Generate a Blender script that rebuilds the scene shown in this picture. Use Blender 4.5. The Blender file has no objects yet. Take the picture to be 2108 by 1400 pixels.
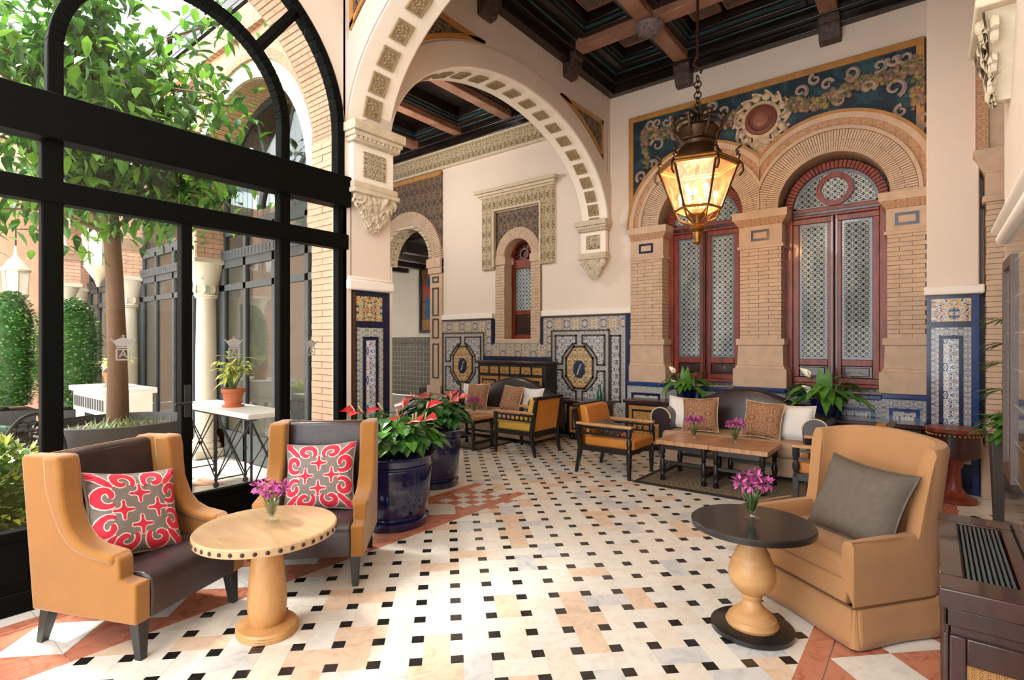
import bpy, bmesh, math, random
from math import pi, sin, cos, sqrt, radians, atan2
from mathutils import Vector, Matrix
random.seed(7)
S = bpy.context.scene
COL = S.collection
# ------------------------------------------------------------------ camera
cam_d = bpy.data.cameras.new('camera'); cam = bpy.data.objects.new('camera', cam_d); COL.objects.link(cam)
cam.location = (0, 0, 1.5); cam.rotation_euler = (radians(90), 0, radians(38.16))
cam_d.sensor_width = 36.0; cam_d.lens = 36.0*1102/2108; cam_d.shift_y = 7/2108; cam_d.clip_start = .05
S.camera = cam
# ------------------------------------------------------------------ light
S.view_settings.view_transform = 'Standard'; S.view_settings.look = 'None'
S.view_settings.gamma = 1; S.view_settings.use_curve_mapping = False
S.view_settings.exposure = 1.4
W = bpy.data.worlds.new('sky'); S.world = W; W.use_nodes = True
bg = W.node_tree.nodes['Background']; bg.inputs['Color'].default_value = (.96, .985, 1, 1); bg.inputs['Strength'].default_value = 1.9
def lamp(name, kind, loc, energy, color=(1, .86, .68), size=.1, rot=(0, 0, 0), **kw):
    d = bpy.data.lights.new(name, kind); d.energy = energy; d.color = color
    if kind == 'AREA':
        d.shape = 'RECTANGLE'; d.size = size; d.size_y = kw.get('size_y', size)
    elif kind == 'SUN': d.angle = size
    else: d.shadow_soft_size = size
    if kind == 'SPOT': d.spot_size = kw.get('spot', 1.2); d.spot_blend = .8
    o = bpy.data.objects.new(name, d); o.location = loc; o.rotation_euler = rot; COL.objects.link(o)
    return o
sun = lamp('sun', 'SUN', (-6, -2, 10), 3.8, (1, .96, .9), radians(11)); sun.rotation_euler = Vector((.47, .13, -.87)).to_track_quat('-Z', 'Y').to_euler()

lamp('inner_room_fill', 'POINT', (-7.2, 5.2, 4.3), 65, (1, .93, .84), .3)   # unseen fill added to brighten the inner room
lamp('front_bay_fill', 'POINT', (-1.9, -1.4, 4.4), 45, (1, .97, .93), .5)   # added fill without a fixture, lifts the bay around the camera
lamp('far_room_fill', 'POINT', (-9.2, 9.2, 3.3), 25, (1, .88, .75), .2)  # extra fill for the far room, no lamp stands there

# ------------------------------------------------------------------ helpers
class MB:
    """collects shapes, builds ONE mesh object"""
    def __init__(s): s.v = []; s.f = []; s.m = []; s.mi = 0
    def add(s, vs, fs, M=None):
        o = len(s.v)
        s.v += [tuple(M @ Vector(p)) for p in vs] if M else [tuple(p) for p in vs]
        s.f += [tuple(i+o for i in f) for f in fs]; s.m += [s.mi]*len(fs)
        return s
    def box(s, a, b, M=None):
        x0, y0, z0 = a; x1, y1, z1 = b
        return s.add([(x0,y0,z0),(x1,y0,z0),(x1,y1,z0),(x0,y1,z0),(x0,y0,z1),(x1,y0,z1),(x1,y1,z1),(x0,y1,z1)],
                     [(0,3,2,1),(4,5,6,7),(0,1,5,4),(1,2,6,5),(2,3,7,6),(3,0,4,7)], M)
    def cbox(s, c, d, M=None):
        return s.box([c[i]-d[i]/2 for i in range(3)], [c[i]+d[i]/2 for i in range(3)], M)
    def frustum(s, c0, d0, c1, d1):
        (x,y,z),(X,Y,Z) = c0, c1
        a, b = d0[0]/2, d0[1]/2; A, B = d1[0]/2, d1[1]/2
        return s.add([(x-a,y-b,z),(x+a,y-b,z),(x+a,y+b,z),(x-a,y+b,z),(X-A,Y-B,Z),(X+A,Y-B,Z),(X+A,Y+B,Z),(X-A,Y+B,Z)],
                     [(0,3,2,1),(4,5,6,7),(0,1,5,4),(1,2,6,5),(2,3,7,6),(3,0,4,7)])
    def prism(s, poly, ax, a, b, M=None):
        """poly of 2-D points extruded along axis ax from a to b; ax 0: poly=(y,z) 1: (x,z) 2: (x,y)"""
        def P(p, t): return (t,p[0],p[1]) if ax == 0 else (p[0],t,p[1]) if ax == 1 else (p[0],p[1],t)
        n = len(poly)
        return s.add([P(p,a) for p in poly]+[P(p,b) for p in poly],
                     [tuple(range(n)), tuple(range(2*n-1,n-1,-1))]+[(i,(i+1)%n,(i+1)%n+n,i+n) for i in range(n)], M)
    def strip(s, A, B, ax, a, b):
        """band between two 2-D polylines A,B of the same length, extruded a..b along ax"""
        for i in range(len(A)-1): s.prism([A[i],A[i+1],B[i+1],B[i]], ax, a, b)
        return s
    def lathe(s, prof, n=20, M=None, sx=1, sy=1, cap=True):
        vs = []; fs = []
        for r, z in prof:
            for k in range(n):
                t = 2*pi*k/n; vs.append((r*cos(t)*sx, r*sin(t)*sy, z))
        for i in range(len(prof)-1):
            for k in range(n):
                k2 = (k+1) % n; fs.append((i*n+k, i*n+k2, (i+1)*n+k2, (i+1)*n+k))
        if cap:
            fs.append(tuple(range(n-1,-1,-1))); fs.append(tuple((len(prof)-1)*n+k for k in range(n)))
        return s.add(vs, fs, M)
    def tube(s, pts, r, n=6, closed=False):
        pts = [Vector(p) for p in pts]; m = len(pts); rr = r if isinstance(r, (list, tuple)) else [r]*m
        up = Vector((0,0,1)); vs = []; prev = None
        for i, p in enumerate(pts):
            if closed: d = pts[(i+1)%m]-pts[i-1]
            else: d = pts[min(i+1,m-1)]-pts[max(i-1,0)]
            d.normalize() if d.length else None
            if prev is None:
                a = d.cross(up if abs(d.z) < .9 else Vector((1,0,0)))
            else: a = prev-d*prev.dot(d)
            if a.length < 1e-6: a = d.orthogonal()
            a.normalize(); prev = a; b = d.cross(a)
            for k in range(n):
                t = 2*pi*k/n; vs.append(p+(a*cos(t)+b*sin(t))*rr[i])
        fs = []
        for i in range(m if closed else m-1):
            for k in range(n):
                fs.append((i*n+k, i*n+(k+1)%n, ((i+1)%m)*n+(k+1)%n, ((i+1)%m)*n+k))
        if not closed: fs += [tuple(range(n-1,-1,-1)), tuple((m-1)*n+k for k in range(n))]
        return s.add(vs, fs)
    def bar(s, a, b, r, n=6): return s.tube([a, b], r, n)
    def ball(s, c, r, n=8, m=5, sc=(1,1,1), M=None):
        vs = [(0,0,-1)]; fs = []
        for i in range(1, m):
            t = -pi/2+pi*i/m
            for k in range(n): vs.append((cos(t)*cos(2*pi*k/n), cos(t)*sin(2*pi*k/n), sin(t)))
        vs.append((0,0,1)); L = len(vs)-1
        for k in range(n):
            fs.append((0, 1+(k+1)%n, 1+k)); fs.append((L, L-n+k, L-n+(k+1)%n))
        for i in range(m-2):
            for k in range(n): fs.append((1+i*n+k, 1+i*n+(k+1)%n, 1+(i+1)*n+(k+1)%n, 1+(i+1)*n+k))
        return s.add([(c[0]+r*sc[0]*x, c[1]+r*sc[1]*y, c[2]+r*sc[2]*z) for x,y,z in vs], fs, M)
    def leaf(s, base, d, up, L, w, fold=.25, droop=.3):
        """a pointed leaf of six quads, folded along its rib"""
        d = Vector(d).normalized(); up = Vector(up); side = d.cross(up)
        if side.length < 1e-4: side = d.orthogonal()
        side.normalize(); up = side.cross(d).normalized(); base = Vector(base)
        prof = [(0,.12),(.3,.95),(.6,.8),(1,.0)]; vs = []
        for t, k in prof:
            c = base+d*(L*t)-up*(L*droop*t*t)
            vs += [c-side*(w*k/2)+up*(fold*w*k/2), c, c+side*(w*k/2)+up*(fold*w*k/2)]
        fs = []
        for i in range(3):
            o = i*3; fs += [(o,o+1,o+4,o+3),(o+1,o+2,o+5,o+4)]
        return s.add(vs, fs)
    def mesh(s, name):
        me = bpy.data.meshes.new(name); me.from_pydata(s.v, [], s.f); me.validate(); return me
    def build(s, name, mat, parent=None, loc=None, rot=None, bevel=0, seg=2, smooth=None, sub=0, kind=None):
        me = s.mesh(name)
        bm = bmesh.new(); bm.from_mesh(me)
        bmesh.ops.recalc_face_normals(bm, faces=bm.faces); bm.to_mesh(me); bm.free()
        mats = mat if isinstance(mat, (list, tuple)) else [mat]
        for m in mats: me.materials.append(m)
        if len(mats) > 1 and len(me.polygons) == len(s.m): me.polygons.foreach_set('material_index', s.m)
        o = bpy.data.objects.new(name, me); COL.objects.link(o)
        if parent is not None: o.parent = parent
        if loc is not None: o.location = loc
        if rot is not None: o.rotation_euler = rot
        if bevel:
            b = o.modifiers.new('bevel', 'BEVEL'); b.width = bevel; b.segments = seg; b.limit_method = 'ANGLE'; b.angle_limit = radians(35)
            b.use_clamp_overlap = True
        if sub:
            d = o.modifiers.new('sub', 'SUBSURF'); d.levels = d.render_levels = sub
        if smooth or (smooth is None and bevel): shade(me)
        if kind: o['kind'] = kind
        return o
def shade(me, ang=40):
    me.polygons.foreach_set('use_smooth', [True]*len(me.polygons))
    try: me.set_sharp_from_angle(angle=radians(ang))
    except Exception: pass
def thing(name, label, cat, loc=(0,0,0), rz=0, group=None):
    o = bpy.data.objects.new(name, None); o.empty_display_size = .1; COL.objects.link(o)
    o.location = loc; o.rotation_euler = (0,0,rz); return tag(o, label, cat, group)
def tag(o, label=None, cat=None, group=None, kind=None):
    if label: o['label'] = label
    if cat: o['category'] = cat
    if group: o['group'] = group
    if kind: o['kind'] = kind
    return o
def struct(name, label=None):
    o = bpy.data.objects.new(name, None); COL.objects.link(o); o['kind'] = 'structure'
    if label: o['label'] = label
    return o
def kids(o): return [c for c in ALLKIDS.get(o.name, [])] if False else list(o.children)
def dup(root, loc, rz, label, group=None):
    def cp(o, parent):
        c = o.copy(); COL.objects.link(c)
        if parent is not None: c.parent = parent
        for ch in list(o.children): cp(ch, c)
        return c
    r = cp(root, None); r.location = loc; r.rotation_euler = (0,0,rz); r['label'] = label
    if group: r['group'] = group
    return r
def inst(proto, parent, loc, rot=None, scale=None, mat=None):
    o = proto.copy()
    if mat is not None: o.data = mat
    o.parent = parent; o.location = loc
    if rot is not None: o.rotation_euler = rot
    if scale is not None: o.scale = scale
    COL.objects.link(o); return o
def arc(cx, cz, a, b, t0, t1, n): return [(cx+a*cos(t0+(t1-t0)*i/n), cz+b*sin(t0+(t1-t0)*i/n)) for i in range(n+1)]

# ------------------------------------------------------------------ materials
def srgb(r, g, b):
    f = lambda c: ((c/255+.055)/1.055)**2.4 if c > 10 else c/255/12.92
    return (f(r), f(g), f(b), 1)
class NT:
    def __init__(s, name):
        s.mat = bpy.data.materials.new(name); s.mat.use_nodes = True; s.t = s.mat.node_tree
        s.p = s.t.nodes['Principled BSDF']; s.out = s.t.nodes['Material Output']
    def n(s, kind, **kw):
        x = s.t.nodes.new(kind)
        for k, v in kw.items():
            if hasattr(x, k) and k not in ('inputs',): setattr(x, k, v)
        return x
    def set(s, sock, v):
        if isinstance(v, bpy.types.NodeSocket): s.t.links.new(v, sock)
        else: sock.default_value = v
    def math(s, op, a, b=None, c=None):
        x = s.n('ShaderNodeMath', operation=op)
        for i, v in enumerate((a, b, c)):
            if v is not None: s.set(x.inputs[i], v)
        return x.outputs[0]
    def coord(s, kind='Object'): return s.n('ShaderNodeTexCoord').outputs[kind]
    def sep(s, v):
        x = s.n('ShaderNodeSeparateXYZ'); s.set(x.inputs[0], v); return x.outputs
    def comb(s, a, b, c):
        x = s.n('ShaderNodeCombineXYZ')
        for i, v in enumerate((a, b, c)): s.set(x.inputs[i], v)
        return x.outputs[0]
    def mapping(s, v, scale=(1,1,1), loc=(0,0,0)):
        x = s.n('ShaderNodeMapping'); s.set(x.inputs[0], v); x.inputs['Scale'].default_value = scale; x.inputs['Location'].default_value = loc
        return x.outputs[0]
    def noise(s, v, scale, detail=3, rough=.55, dist=0):
        x = s.n('ShaderNodeTexNoise'); s.set(x.inputs['Vector'], v); x.inputs['Scale'].default_value = scale
        x.inputs['Detail'].default_value = detail; x.inputs['Roughness'].default_value = rough; x.inputs['Distortion'].default_value = dist
        return x.outputs['Fac']
    def voro(s, v, scale, out='Distance', feature='F1'):
        x = s.n('ShaderNodeTexVoronoi', feature=feature); s.set(x.inputs['Vector'], v); x.inputs['Scale'].default_value = scale
        return x.outputs[out]
    def ramp(s, fac, stops, const=False):
        x = s.n('ShaderNodeValToRGB'); e = x.color_ramp.elements
        x.color_ramp.interpolation = 'CONSTANT' if const else 'LINEAR'
        while len(e) < len(stops): e.new(.5)
        for el, (p, c) in zip(e, stops): el.position = p; el.color = c
        s.set(x.inputs[0], fac); return x.outputs[0]
    def mix(s, fac, a, b, blend='MIX'):
        x = s.n('ShaderNodeMix', data_type='RGBA', blend_type=blend)
        s.set(x.inputs[0], fac); s.set(x.inputs[6], a); s.set(x.inputs[7], b); return x.outputs[2]
    def bump(s, h, strength=.3, dist=.02):
        x = s.n('ShaderNodeBump'); x.inputs['Strength'].default_value = strength; x.inputs['Distance'].default_value = dist
        s.set(x.inputs['Height'], h); s.t.links.new(x.outputs[0], s.p.inputs['Normal'])
    def pr(s, **kw):
        names = dict(color='Base Color', rough='Roughness', metal='Metallic', spec='Specular IOR Level', coat='Coat Weight', sheen='Sheen Weight', trans='Transmission Weight', em='Emission Color', ems='Emission Strength', ior='IOR')
        for k, v in kw.items(): s.set(s.p.inputs[names[k]], v)
        return s
def mul(c, k): return (c[0]*k, c[1]*k, c[2]*k, 1)
def simple(name, c, rough=.5, metal=0, var=.15, scale=8, bump=0, bscale=40, spec=.5, coat=0, sheen=0, stretch=(1,1,1), dist=.01):
    m = NT(name); v = m.mapping(m.coord(), stretch)
    col = m.ramp(m.noise(v, scale, 4), [(.25, mul(c,1-var)), (.75, mul(c,1+var*.8))])
    m.pr(color=col, rough=rough, metal=metal, spec=spec, coat=coat, sheen=sheen)
    if bump: m.bump(m.noise(v, bscale, 3), bump, dist)
    return m.mat
def wood(name, dark, light, rough=.35, stretch=(1,1,12), scale=3, coat=.15):
    m = NT(name); v = m.mapping(m.coord(), stretch)
    f = m.noise(v, scale, 5, .6, .6)
    m.pr(color=m.ramp(f, [(.3, dark), (.7, light)]), rough=rough, coat=coat); m.bump(f, .08, .01)
    return m.mat
def ornament(name, stops, period=(.2,.2), scale=2.2, axes=(0,2), rough=.3, detail=2.5, coat=.3, bump=0, tile=0, mirror=True, dist=.8, grout=(.5,.5,.48,1)):
    """symmetric painted / carved ornament: mirrored coordinates drive a distorted noise"""
    m = NT(name); xyz = m.sep(m.coord())
    u = xyz[axes[0]]; w = xyz[axes[1]]
    if mirror:
        U = m.math('PINGPONG', u, period[0]/2); V = m.math('PINGPONG', w, period[1]/2)
    else: U, V = u, w
    k = 1/max(period)
    vec = m.comb(m.math('MULTIPLY', U, k*2), m.math('MULTIPLY', V, k*2), 3.7)
    f = m.noise(vec, scale*2, detail, .55, dist)
    col = m.ramp(f, stops, True)
    if tile:
        a = m.math('FRACT', m.math('DIVIDE', u, tile)); b = m.math('FRACT', m.math('DIVIDE', w, tile))
        e = m.math('MINIMUM', m.math('MINIMUM', a, m.math('SUBTRACT', 1, a)), m.math('MINIMUM', b, m.math('SUBTRACT', 1, b)))
        col = m.mix(m.math('LESS_THAN', e, .018), col, grout)
    m.pr(color=col, rough=rough, coat=coat)
    if bump: m.bump(f, bump, .03)
    return m.mat
def glassmat(name, tint=(1,1,1,1), refl=.06, rough=0.0):
    m = NT(name); tr = m.n('ShaderNodeBsdfTransparent'); tr.inputs[0].default_value = tint
    gl = m.n('ShaderNodeBsdfGlossy'); gl.inputs['Roughness'].default_value = rough
    mx = m.n('ShaderNodeMixShader'); lw = m.n('ShaderNodeLayerWeight'); lw.inputs[0].default_value = .25
    m.set(mx.inputs[0], m.math('MULTIPLY_ADD', lw.outputs['Fresnel'], .14, refl))
    m.t.links.new(tr.outputs[0], mx.inputs[1]); m.t.links.new(gl.outputs[0], mx.inputs[2])
    m.t.links.new(mx.outputs[0], m.out.inputs['Surface']); return m.mat
def emit(name, c, s):
    m = NT(name); m.pr(color=c, em=c, ems=s); return m.mat
C = srgb
def ambermat():
    m = NT('amber_glass'); v = m.coord(); h = m.noise(m.mapping(v, (1,1,.5)), 26, 3, .5, 1)
    m.bump(h, .35, .02)
    tr = m.n('ShaderNodeBsdfTransparent'); tr.inputs[0].default_value = (1,.76,.45,1); tl = m.n('ShaderNodeBsdfTranslucent'); tl.inputs[0].default_value = (.7,.42,.2,1); gl = m.n('ShaderNodeBsdfGlossy'); gl.inputs['Roughness'].default_value = .12
    nrm = m.p.inputs['Normal'].links[0].from_socket
    for q in (tl, gl): m.t.links.new(nrm, q.inputs['Normal'])
    a = m.n('ShaderNodeMixShader'); m.set(a.inputs[0], m.math('MULTIPLY_ADD', h, .28, -.06)); m.t.links.new(tr.outputs[0], a.inputs[1]); m.t.links.new(tl.outputs[0], a.inputs[2])
    b = m.n('ShaderNodeMixShader'); b.inputs[0].default_value = .1; m.t.links.new(a.outputs[0], b.inputs[1]); m.t.links.new(gl.outputs[0], b.inputs[2])
    m.t.links.new(b.outputs[0], m.out.inputs['Surface']); return m.mat
def leafmat(name, c, var=.4, tr=.3):
    m = NT(name); col = m.ramp(m.noise(m.coord(), 4, 3), [(.3, mul(c,1-var)), (.7, mul(c,1+var))]); m.pr(color=col, rough=.42)
    t = m.n('ShaderNodeBsdfTranslucent'); m.set(t.inputs[0], m.mix(.5, col, (c[0]*1.3, c[1]*1.35, c[2], 1))); x = m.n('ShaderNodeMixShader'); x.inputs[0].default_value = tr
    m.t.links.new(m.p.outputs[0], x.inputs[1]); m.t.links.new(t.outputs[0], x.inputs[2]); m.t.links.new(x.outputs[0], m.out.inputs['Surface']); return m.mat
WHT, BLU, NAV, OCH, GRN, BRN = C(226,222,208), C(60,92,140), C(22,36,72), C(196,148,72), C(92,110,84), C(60,42,34)
M = dict(
 plaster = simple('cream_plaster', C(226,211,197), .75, var=.03, scale=1.3, bump=.03, bscale=60),
 white = simple('white_plaster', C(240,232,222), .7, var=.03, scale=2),
 lit = simple('soffit_white', C(246,238,226), .7, var=.02, scale=2),
 grey_pl = simple('grey_plaster', C(210,197,187), .75, var=.035, scale=2),
 brick = simple('pale_brick', C(198,172,148), .85, var=.14, scale=9, bump=.25, bscale=70, dist=.006),
 mortar = simple('mortar', C(160,130,106), .95, var=.1, scale=20),
 obrick = simple('courtyard_brick', C(220,176,148), .85, var=.18, scale=5, bump=.2, bscale=60, dist=.006),
 omortar = simple('courtyard_mortar', C(170,140,118), .95, var=.1),
 terra_relief = ornament('terracotta_relief', [(0,C(168,106,82)),(.46,C(206,170,136)),(.6,C(186,136,104))], (.11,.11), 2.5, (0,2), .8, coat=0, bump=.6),
 stucco = ornament('carved_stucco', [(0,C(84,68,46)),(.41,C(182,164,128)),(.49,C(214,200,168)),(.585,C(120,98,68))], (.26,.26), 3.2, (0,2), .8, coat=0, bump=.8),
 stuccoY = ornament('carved_stucco_side', [(0,C(98,82,60)),(.41,C(172,156,126)),(.49,C(206,192,164)),(.6,C(130,112,84))], (.2,.2), 3.0, (1,2), .8, coat=0, bump=.8),
 stone = simple('carved_stone', C(204,190,166), .8, var=.16, scale=14, bump=.4, bscale=40),
 dwood = wood('dark_ceiling_wood', C(14,9,8), C(34,22,17), .3, (1,1,1), 5),
 teal = simple('dark_teal_paint', C(44,68,72), .35, var=.3, scale=6),
 beam = wood('beam_wood', C(120,80,62), C(176,130,106), .45, (1,1,6), 2.5),
 carved = ornament('carved_dark_wood', [(0,C(28,19,16)),(.44,C(112,88,74)),(.52,C(196,172,152)),(.58,C(66,50,42))], (.16,.16), 3, (0,1), .45, bump=.8, coat=.2),
 carvedX = simple('carved_corbel_wood', C(70,52,43), .5, var=.75, scale=24, bump=.9, bscale=26, dist=.02),
 gold = simple('gold_border', C(176,126,66), .45, var=.2, scale=9),
 mural = ornament('painted_mural', [(0,C(20,40,52)),(.5,C(30,60,72)),(.6,C(46,78,84))], (1.2,.8), 1.6, (0,2), .55, coat=0, dist=.5),
 muralY = ornament('painted_spandrel', [(0,C(24,26,30)),(.44,C(60,58,52)),(.5,C(150,128,92)),(.56,C(46,56,58)),(.64,C(110,76,54))], (.34,.3), 3.2, (1,2), .55, coat=0, bump=.5),
 muralX = ornament('painted_spandrel_far', [(0,C(30,28,30)),(.44,C(74,60,48)),(.5,C(150,116,80)),(.56,C(50,60,64)),(.64,C(120,70,54))], (.34,.3), 3.2, (0,2), .55, coat=0, bump=.5),
 mahog = wood('red_mahogany', C(92,30,16), C(142,56,34), .42, (2,2,.6), 6, .08),
 mahogd = wood('dark_mahogany', C(36,14,12), C(62,25,20), .3, (2,2,.6), 6, .4),
 black_fr = simple('black_iron_frame', C(6,7,6), .6, var=.2, scale=10, spec=.08),
 dgrey_fr = simple('grey_iron_frame', C(78,86,90), .45, var=.2),
 glass = glassmat('clear_glass', (.98,.99,.985,1), .015),
 oglass = glassmat('courtyard_glass', (.5,.54,.54,1), .12),
 vase = glassmat('vase_glass', (.93,.97,.95,1), .12),
 amber = ambermat(),
 must = simple('mustard_velvet', C(152,98,26), .8, var=.1, scale=5, sheen=.4, bump=.06, bscale=150),
 leather = simple('brown_leather', C(56,43,45), .34, var=.3, scale=11, bump=.12, bscale=120, coat=.1),
 leg = simple('charcoal_wood', C(40,40,42), .4, var=.15),
 oak = wood('light_oak', C(182,146,108), C(206,174,134), .38, (1,6,1), 3),
 oakleg = wood('turned_oak', C(186,132,76), C(214,164,106), .4, (1,1,.5), 8),
 stud = simple('dark_studs', C(48,30,18), .4),
 tan = simple('tan_linen', C(178,130,84), .9, var=.06, scale=6, bump=.1, bscale=220, sheen=.2),
 seam = simple('brown_seam', C(112,74,46), .8),
 gpil = simple('grey_woven_cloth', C(104,94,84), .85, var=.12, scale=30, bump=.25, bscale=260),
 black = simple('black_lacquer', C(26,25,26), .3, var=.2, coat=.2),
 vwood = wood('bleached_turned_wood', C(188,138,84), C(212,166,112), .5, (1,1,3), 4),
 sofa = simple('sofa_leather', C(54,44,46), .27, var=.2, scale=6, bump=.1, bscale=100),
 linen = simple('taupe_linen', C(180,152,128), .9, var=.08, scale=8, bump=.15, bscale=200),
 wcush = simple('white_cushion_cloth', C(238,234,230), .85, var=.04, scale=8, bump=.1, bscale=90),
 bcush = ornament('brown_damask', [(0,C(112,72,48)),(.44,C(160,114,82)),(.51,C(204,164,128)),(.56,C(134,90,62))], (.2,.2), 4, (0,2), .8, coat=0, bump=.3, detail=4),
 trim = simple('cushion_fringe', C(214,196,160), .8),
 orange = simple('orange_leather', C(196,124,46), .42, var=.12, scale=6, bump=.05, bscale=100),
 yellow = simple('yellow_leather', C(222,176,74), .42, var=.08, scale=6),
 ebony = simple('ebonised_wood', C(26,22,22), .35, var=.25),
 armwood = wood('honey_wood', C(176,124,78), C(210,164,112), .35, (6,1,1), 4),
 board = wood('table_boards', C(164,114,76), C(204,156,114), .4, (5,1,1), 3.5),
 blue = simple('cobalt_glaze', C(14,22,74), .08, var=.3, scale=4, coat=.6),
 leaf = simple('dark_leaf', C(44,92,36), .4, var=.45, scale=14),
 leaf2 = simple('bright_leaf', C(74,128,40), .4, var=.4, scale=10),
 tleaf = leafmat('tree_leaf', C(70,122,42)),
 topi = simple('topiary_leaf', C(134,154,98), .5, var=.5, scale=9),
 lime = simple('lime_leaf', C(206,212,104), .5, var=.35, scale=12),
 red = simple('anthurium_red', C(196,40,44), .3, var=.2, scale=20),
 cream = simple('spathe_white', C(244,238,216), .4),
 stem = simple('green_stem', C(88,120,52), .5),
 pink = simple('pink_petal', C(218,116,182), .5, var=.4, scale=40),
 soil = simple('soil', C(52,38,28), .95, var=.3, scale=30),
 bark = simple('bark', C(116,88,66), .9, var=.3, scale=6, bump=.5, bscale=30, stretch=(1,1,.3)),
 terra = simple('terracotta', C(190,104,64), .7, var=.15),
 marble = simple('white_marble', C(236,230,220), .3, var=.08, scale=3),
 planter = simple('dark_grey_planter', C(66,64,62), .55, var=.2, scale=4),
 iron = simple('wrought_iron', C(50,50,50), .5, metal=.4, var=.2),
 colst = simple('column_stone', C(222,208,186), .7, var=.08, scale=4),
 brass = simple('aged_brass', C(150,104,48), .35, metal=.8, var=.35, scale=20),
 dbrass = simple('dark_bronze', C(70,46,26), .4, metal=.6, var=.4, scale=24),
 bulb = emit('lamp_flame', C(255,206,140), 10),
 navy = simple('navy_glazed_tile', C(15,25,62), .25, var=.35, scale=7, coat=.1),
 bluet = simple('blue_glazed_tile', C(26,58,116), .22, var=.3, scale=7, coat=.15),
 brown_line = simple('brown_tile_line', C(70,50,42), .35, var=.2),
 etched = simple('etched_white', C(158,156,152), .6, var=.03),
)
M['az_border'] = ornament('tile_border_grey', [(0,C(92,98,112)),(.42,C(198,194,184)),(.55,C(158,156,152)),(.6,C(104,110,126))], (.085,.085), 2.2, (0,2), .25)
M['az_floral'] = ornament('tile_blue_floral', [(0,C(44,60,100)),(.45,C(222,216,200)),(.52,C(104,122,152)),(.57,C(206,198,176))], (.22,.22), 2.8, (0,2), .2, tile=.14)
M['az_frieze'] = ornament('tile_ochre_frieze', [(0,C(70,90,130)),(.44,C(212,200,170)),(.5,C(204,164,100)),(.56,C(88,110,150)),(.63,C(222,206,170))], (.34,.26), 2.3, (0,2), .2, tile=.14)
M['az_medal'] = ornament('tile_medallion', [(0,C(70,60,70)),(.44,C(206,164,90)),(.5,C(232,212,160)),(.57,C(178,118,66))], (.2,.26), 3.4, (0,2), .2)
M['az_borderY'] = ornament('tile_border_side', [(0,C(46,66,96)),(.42,C(196,196,180)),(.55,C(140,150,140)),(.6,C(80,100,90))], (.09,.09), 2.2, (1,2), .2)
M['az_panelY'] = ornament('tile_panel_side', [(0,C(34,60,122)),(.42,C(214,214,204)),(.52,C(86,116,164)),(.58,C(200,196,186)),(.65,C(150,90,60))], (.17,.26), 2.0, (1,2), .2)
M['az_topY'] = ornament('tile_top_side', [(0,C(40,60,70)),(.42,C(180,186,160)),(.5,C(204,144,66)),(.58,C(90,104,110)),(.64,C(190,120,60))], (.3,.3), 2.0, (1,2), .2)
M['az_borderB'] = ornament('tile_border_blue', [(0,C(34,64,118)),(.43,C(206,204,192)),(.52,C(70,104,150)),(.57,C(190,160,104)),(.62,C(50,80,130))], (.11,.11), 2.2, (0,2), .2)
M['az_panelX'] = ornament('tile_panel_front', [(0,C(30,58,124)),(.42,C(216,216,206)),(.52,C(90,120,170)),(.58,C(190,190,180)),(.65,C(150,96,62))], (.2,.28), 2.0, (0,2), .2)
M['az_topX'] = ornament('tile_top_front', [(0,C(30,50,96)),(.42,C(190,196,190)),(.5,C(206,150,70)),(.58,C(70,100,150)),(.64,C(196,130,60))], (.34,.3), 2.0, (0,2), .2)
M['az_green'] = ornament('tile_green_dado', [(0,C(26,28,22)),(.42,C(84,80,58)),(.52,C(58,58,44)),(.6,C(110,98,62))], (.5,.4), 3, (0,2), .25, tile=.14)
M['sz_grey'] = simple('grey_felt', C(128,118,110), .9, var=.12, scale=40, bump=.2, bscale=160)
M['sz_red'] = simple('red_felt', C(206,44,66), .9, var=.1, scale=30)
M['sz_white'] = simple('white_cord', C(238,222,214), .9, var=.03)
M['suzani'] = ornament('red_suzani_cloth', [(0,C(206,40,64)),(.478,C(236,218,210)),(.508,C(132,120,110))], (.3,.3), .95, (0,2), .85, coat=0, detail=.3, dist=1.6)
# ------------------------------------------------------------------ more materials: leaded lattice, marbles
def lattice():
    m = NT('leaded_lattice'); xyz = m.sep(m.coord()); P = .074
    u = m.math('SUBTRACT', m.math('FRACT', m.math('DIVIDE', xyz[0], P)), .5); w = m.math('SUBTRACT', m.math('FRACT', m.math('DIVIDE', xyz[2], P)), .5)
    au = m.math('ABSOLUTE', u); aw = m.math('ABSOLUTE', w)
    r = m.math('SQRT', m.math('ADD', m.math('MULTIPLY', u, u), m.math('MULTIPLY', w, w)))
    ring = m.math('LESS_THAN', m.math('ABSOLUTE', m.math('SUBTRACT', r, .42)), .085)
    dia = m.math('LESS_THAN', m.math('ABSOLUTE', m.math('SUBTRACT', m.math('ADD', au, aw), .5)), .075)
    cr = m.math('LESS_THAN', m.math('MINIMUM', au, aw), .05)
    k = m.math('MAXIMUM', m.math('MAXIMUM', ring, dia), cr)
    big = m.noise(m.mapping(m.coord(), (1,1,.6)), 2.2, 2)
    ground = m.ramp(big, [(.35, C(30,40,50)), (.65, C(72,86,94))])
    bars = m.ramp(big, [(.35, C(140,150,152)), (.65, C(200,208,208))])
    m.pr(color=m.mix(k, ground, bars), rough=.55, spec=.2); return m.mat
M['lattice'] = lattice()
M['lead_edge'] = ornament('lead_edge_strip', [(0,C(26,42,70)),(.47,C(190,196,196)),(.52,C(40,62,96))], (.04,.04), 2.5, (0,2), .3)
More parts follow.
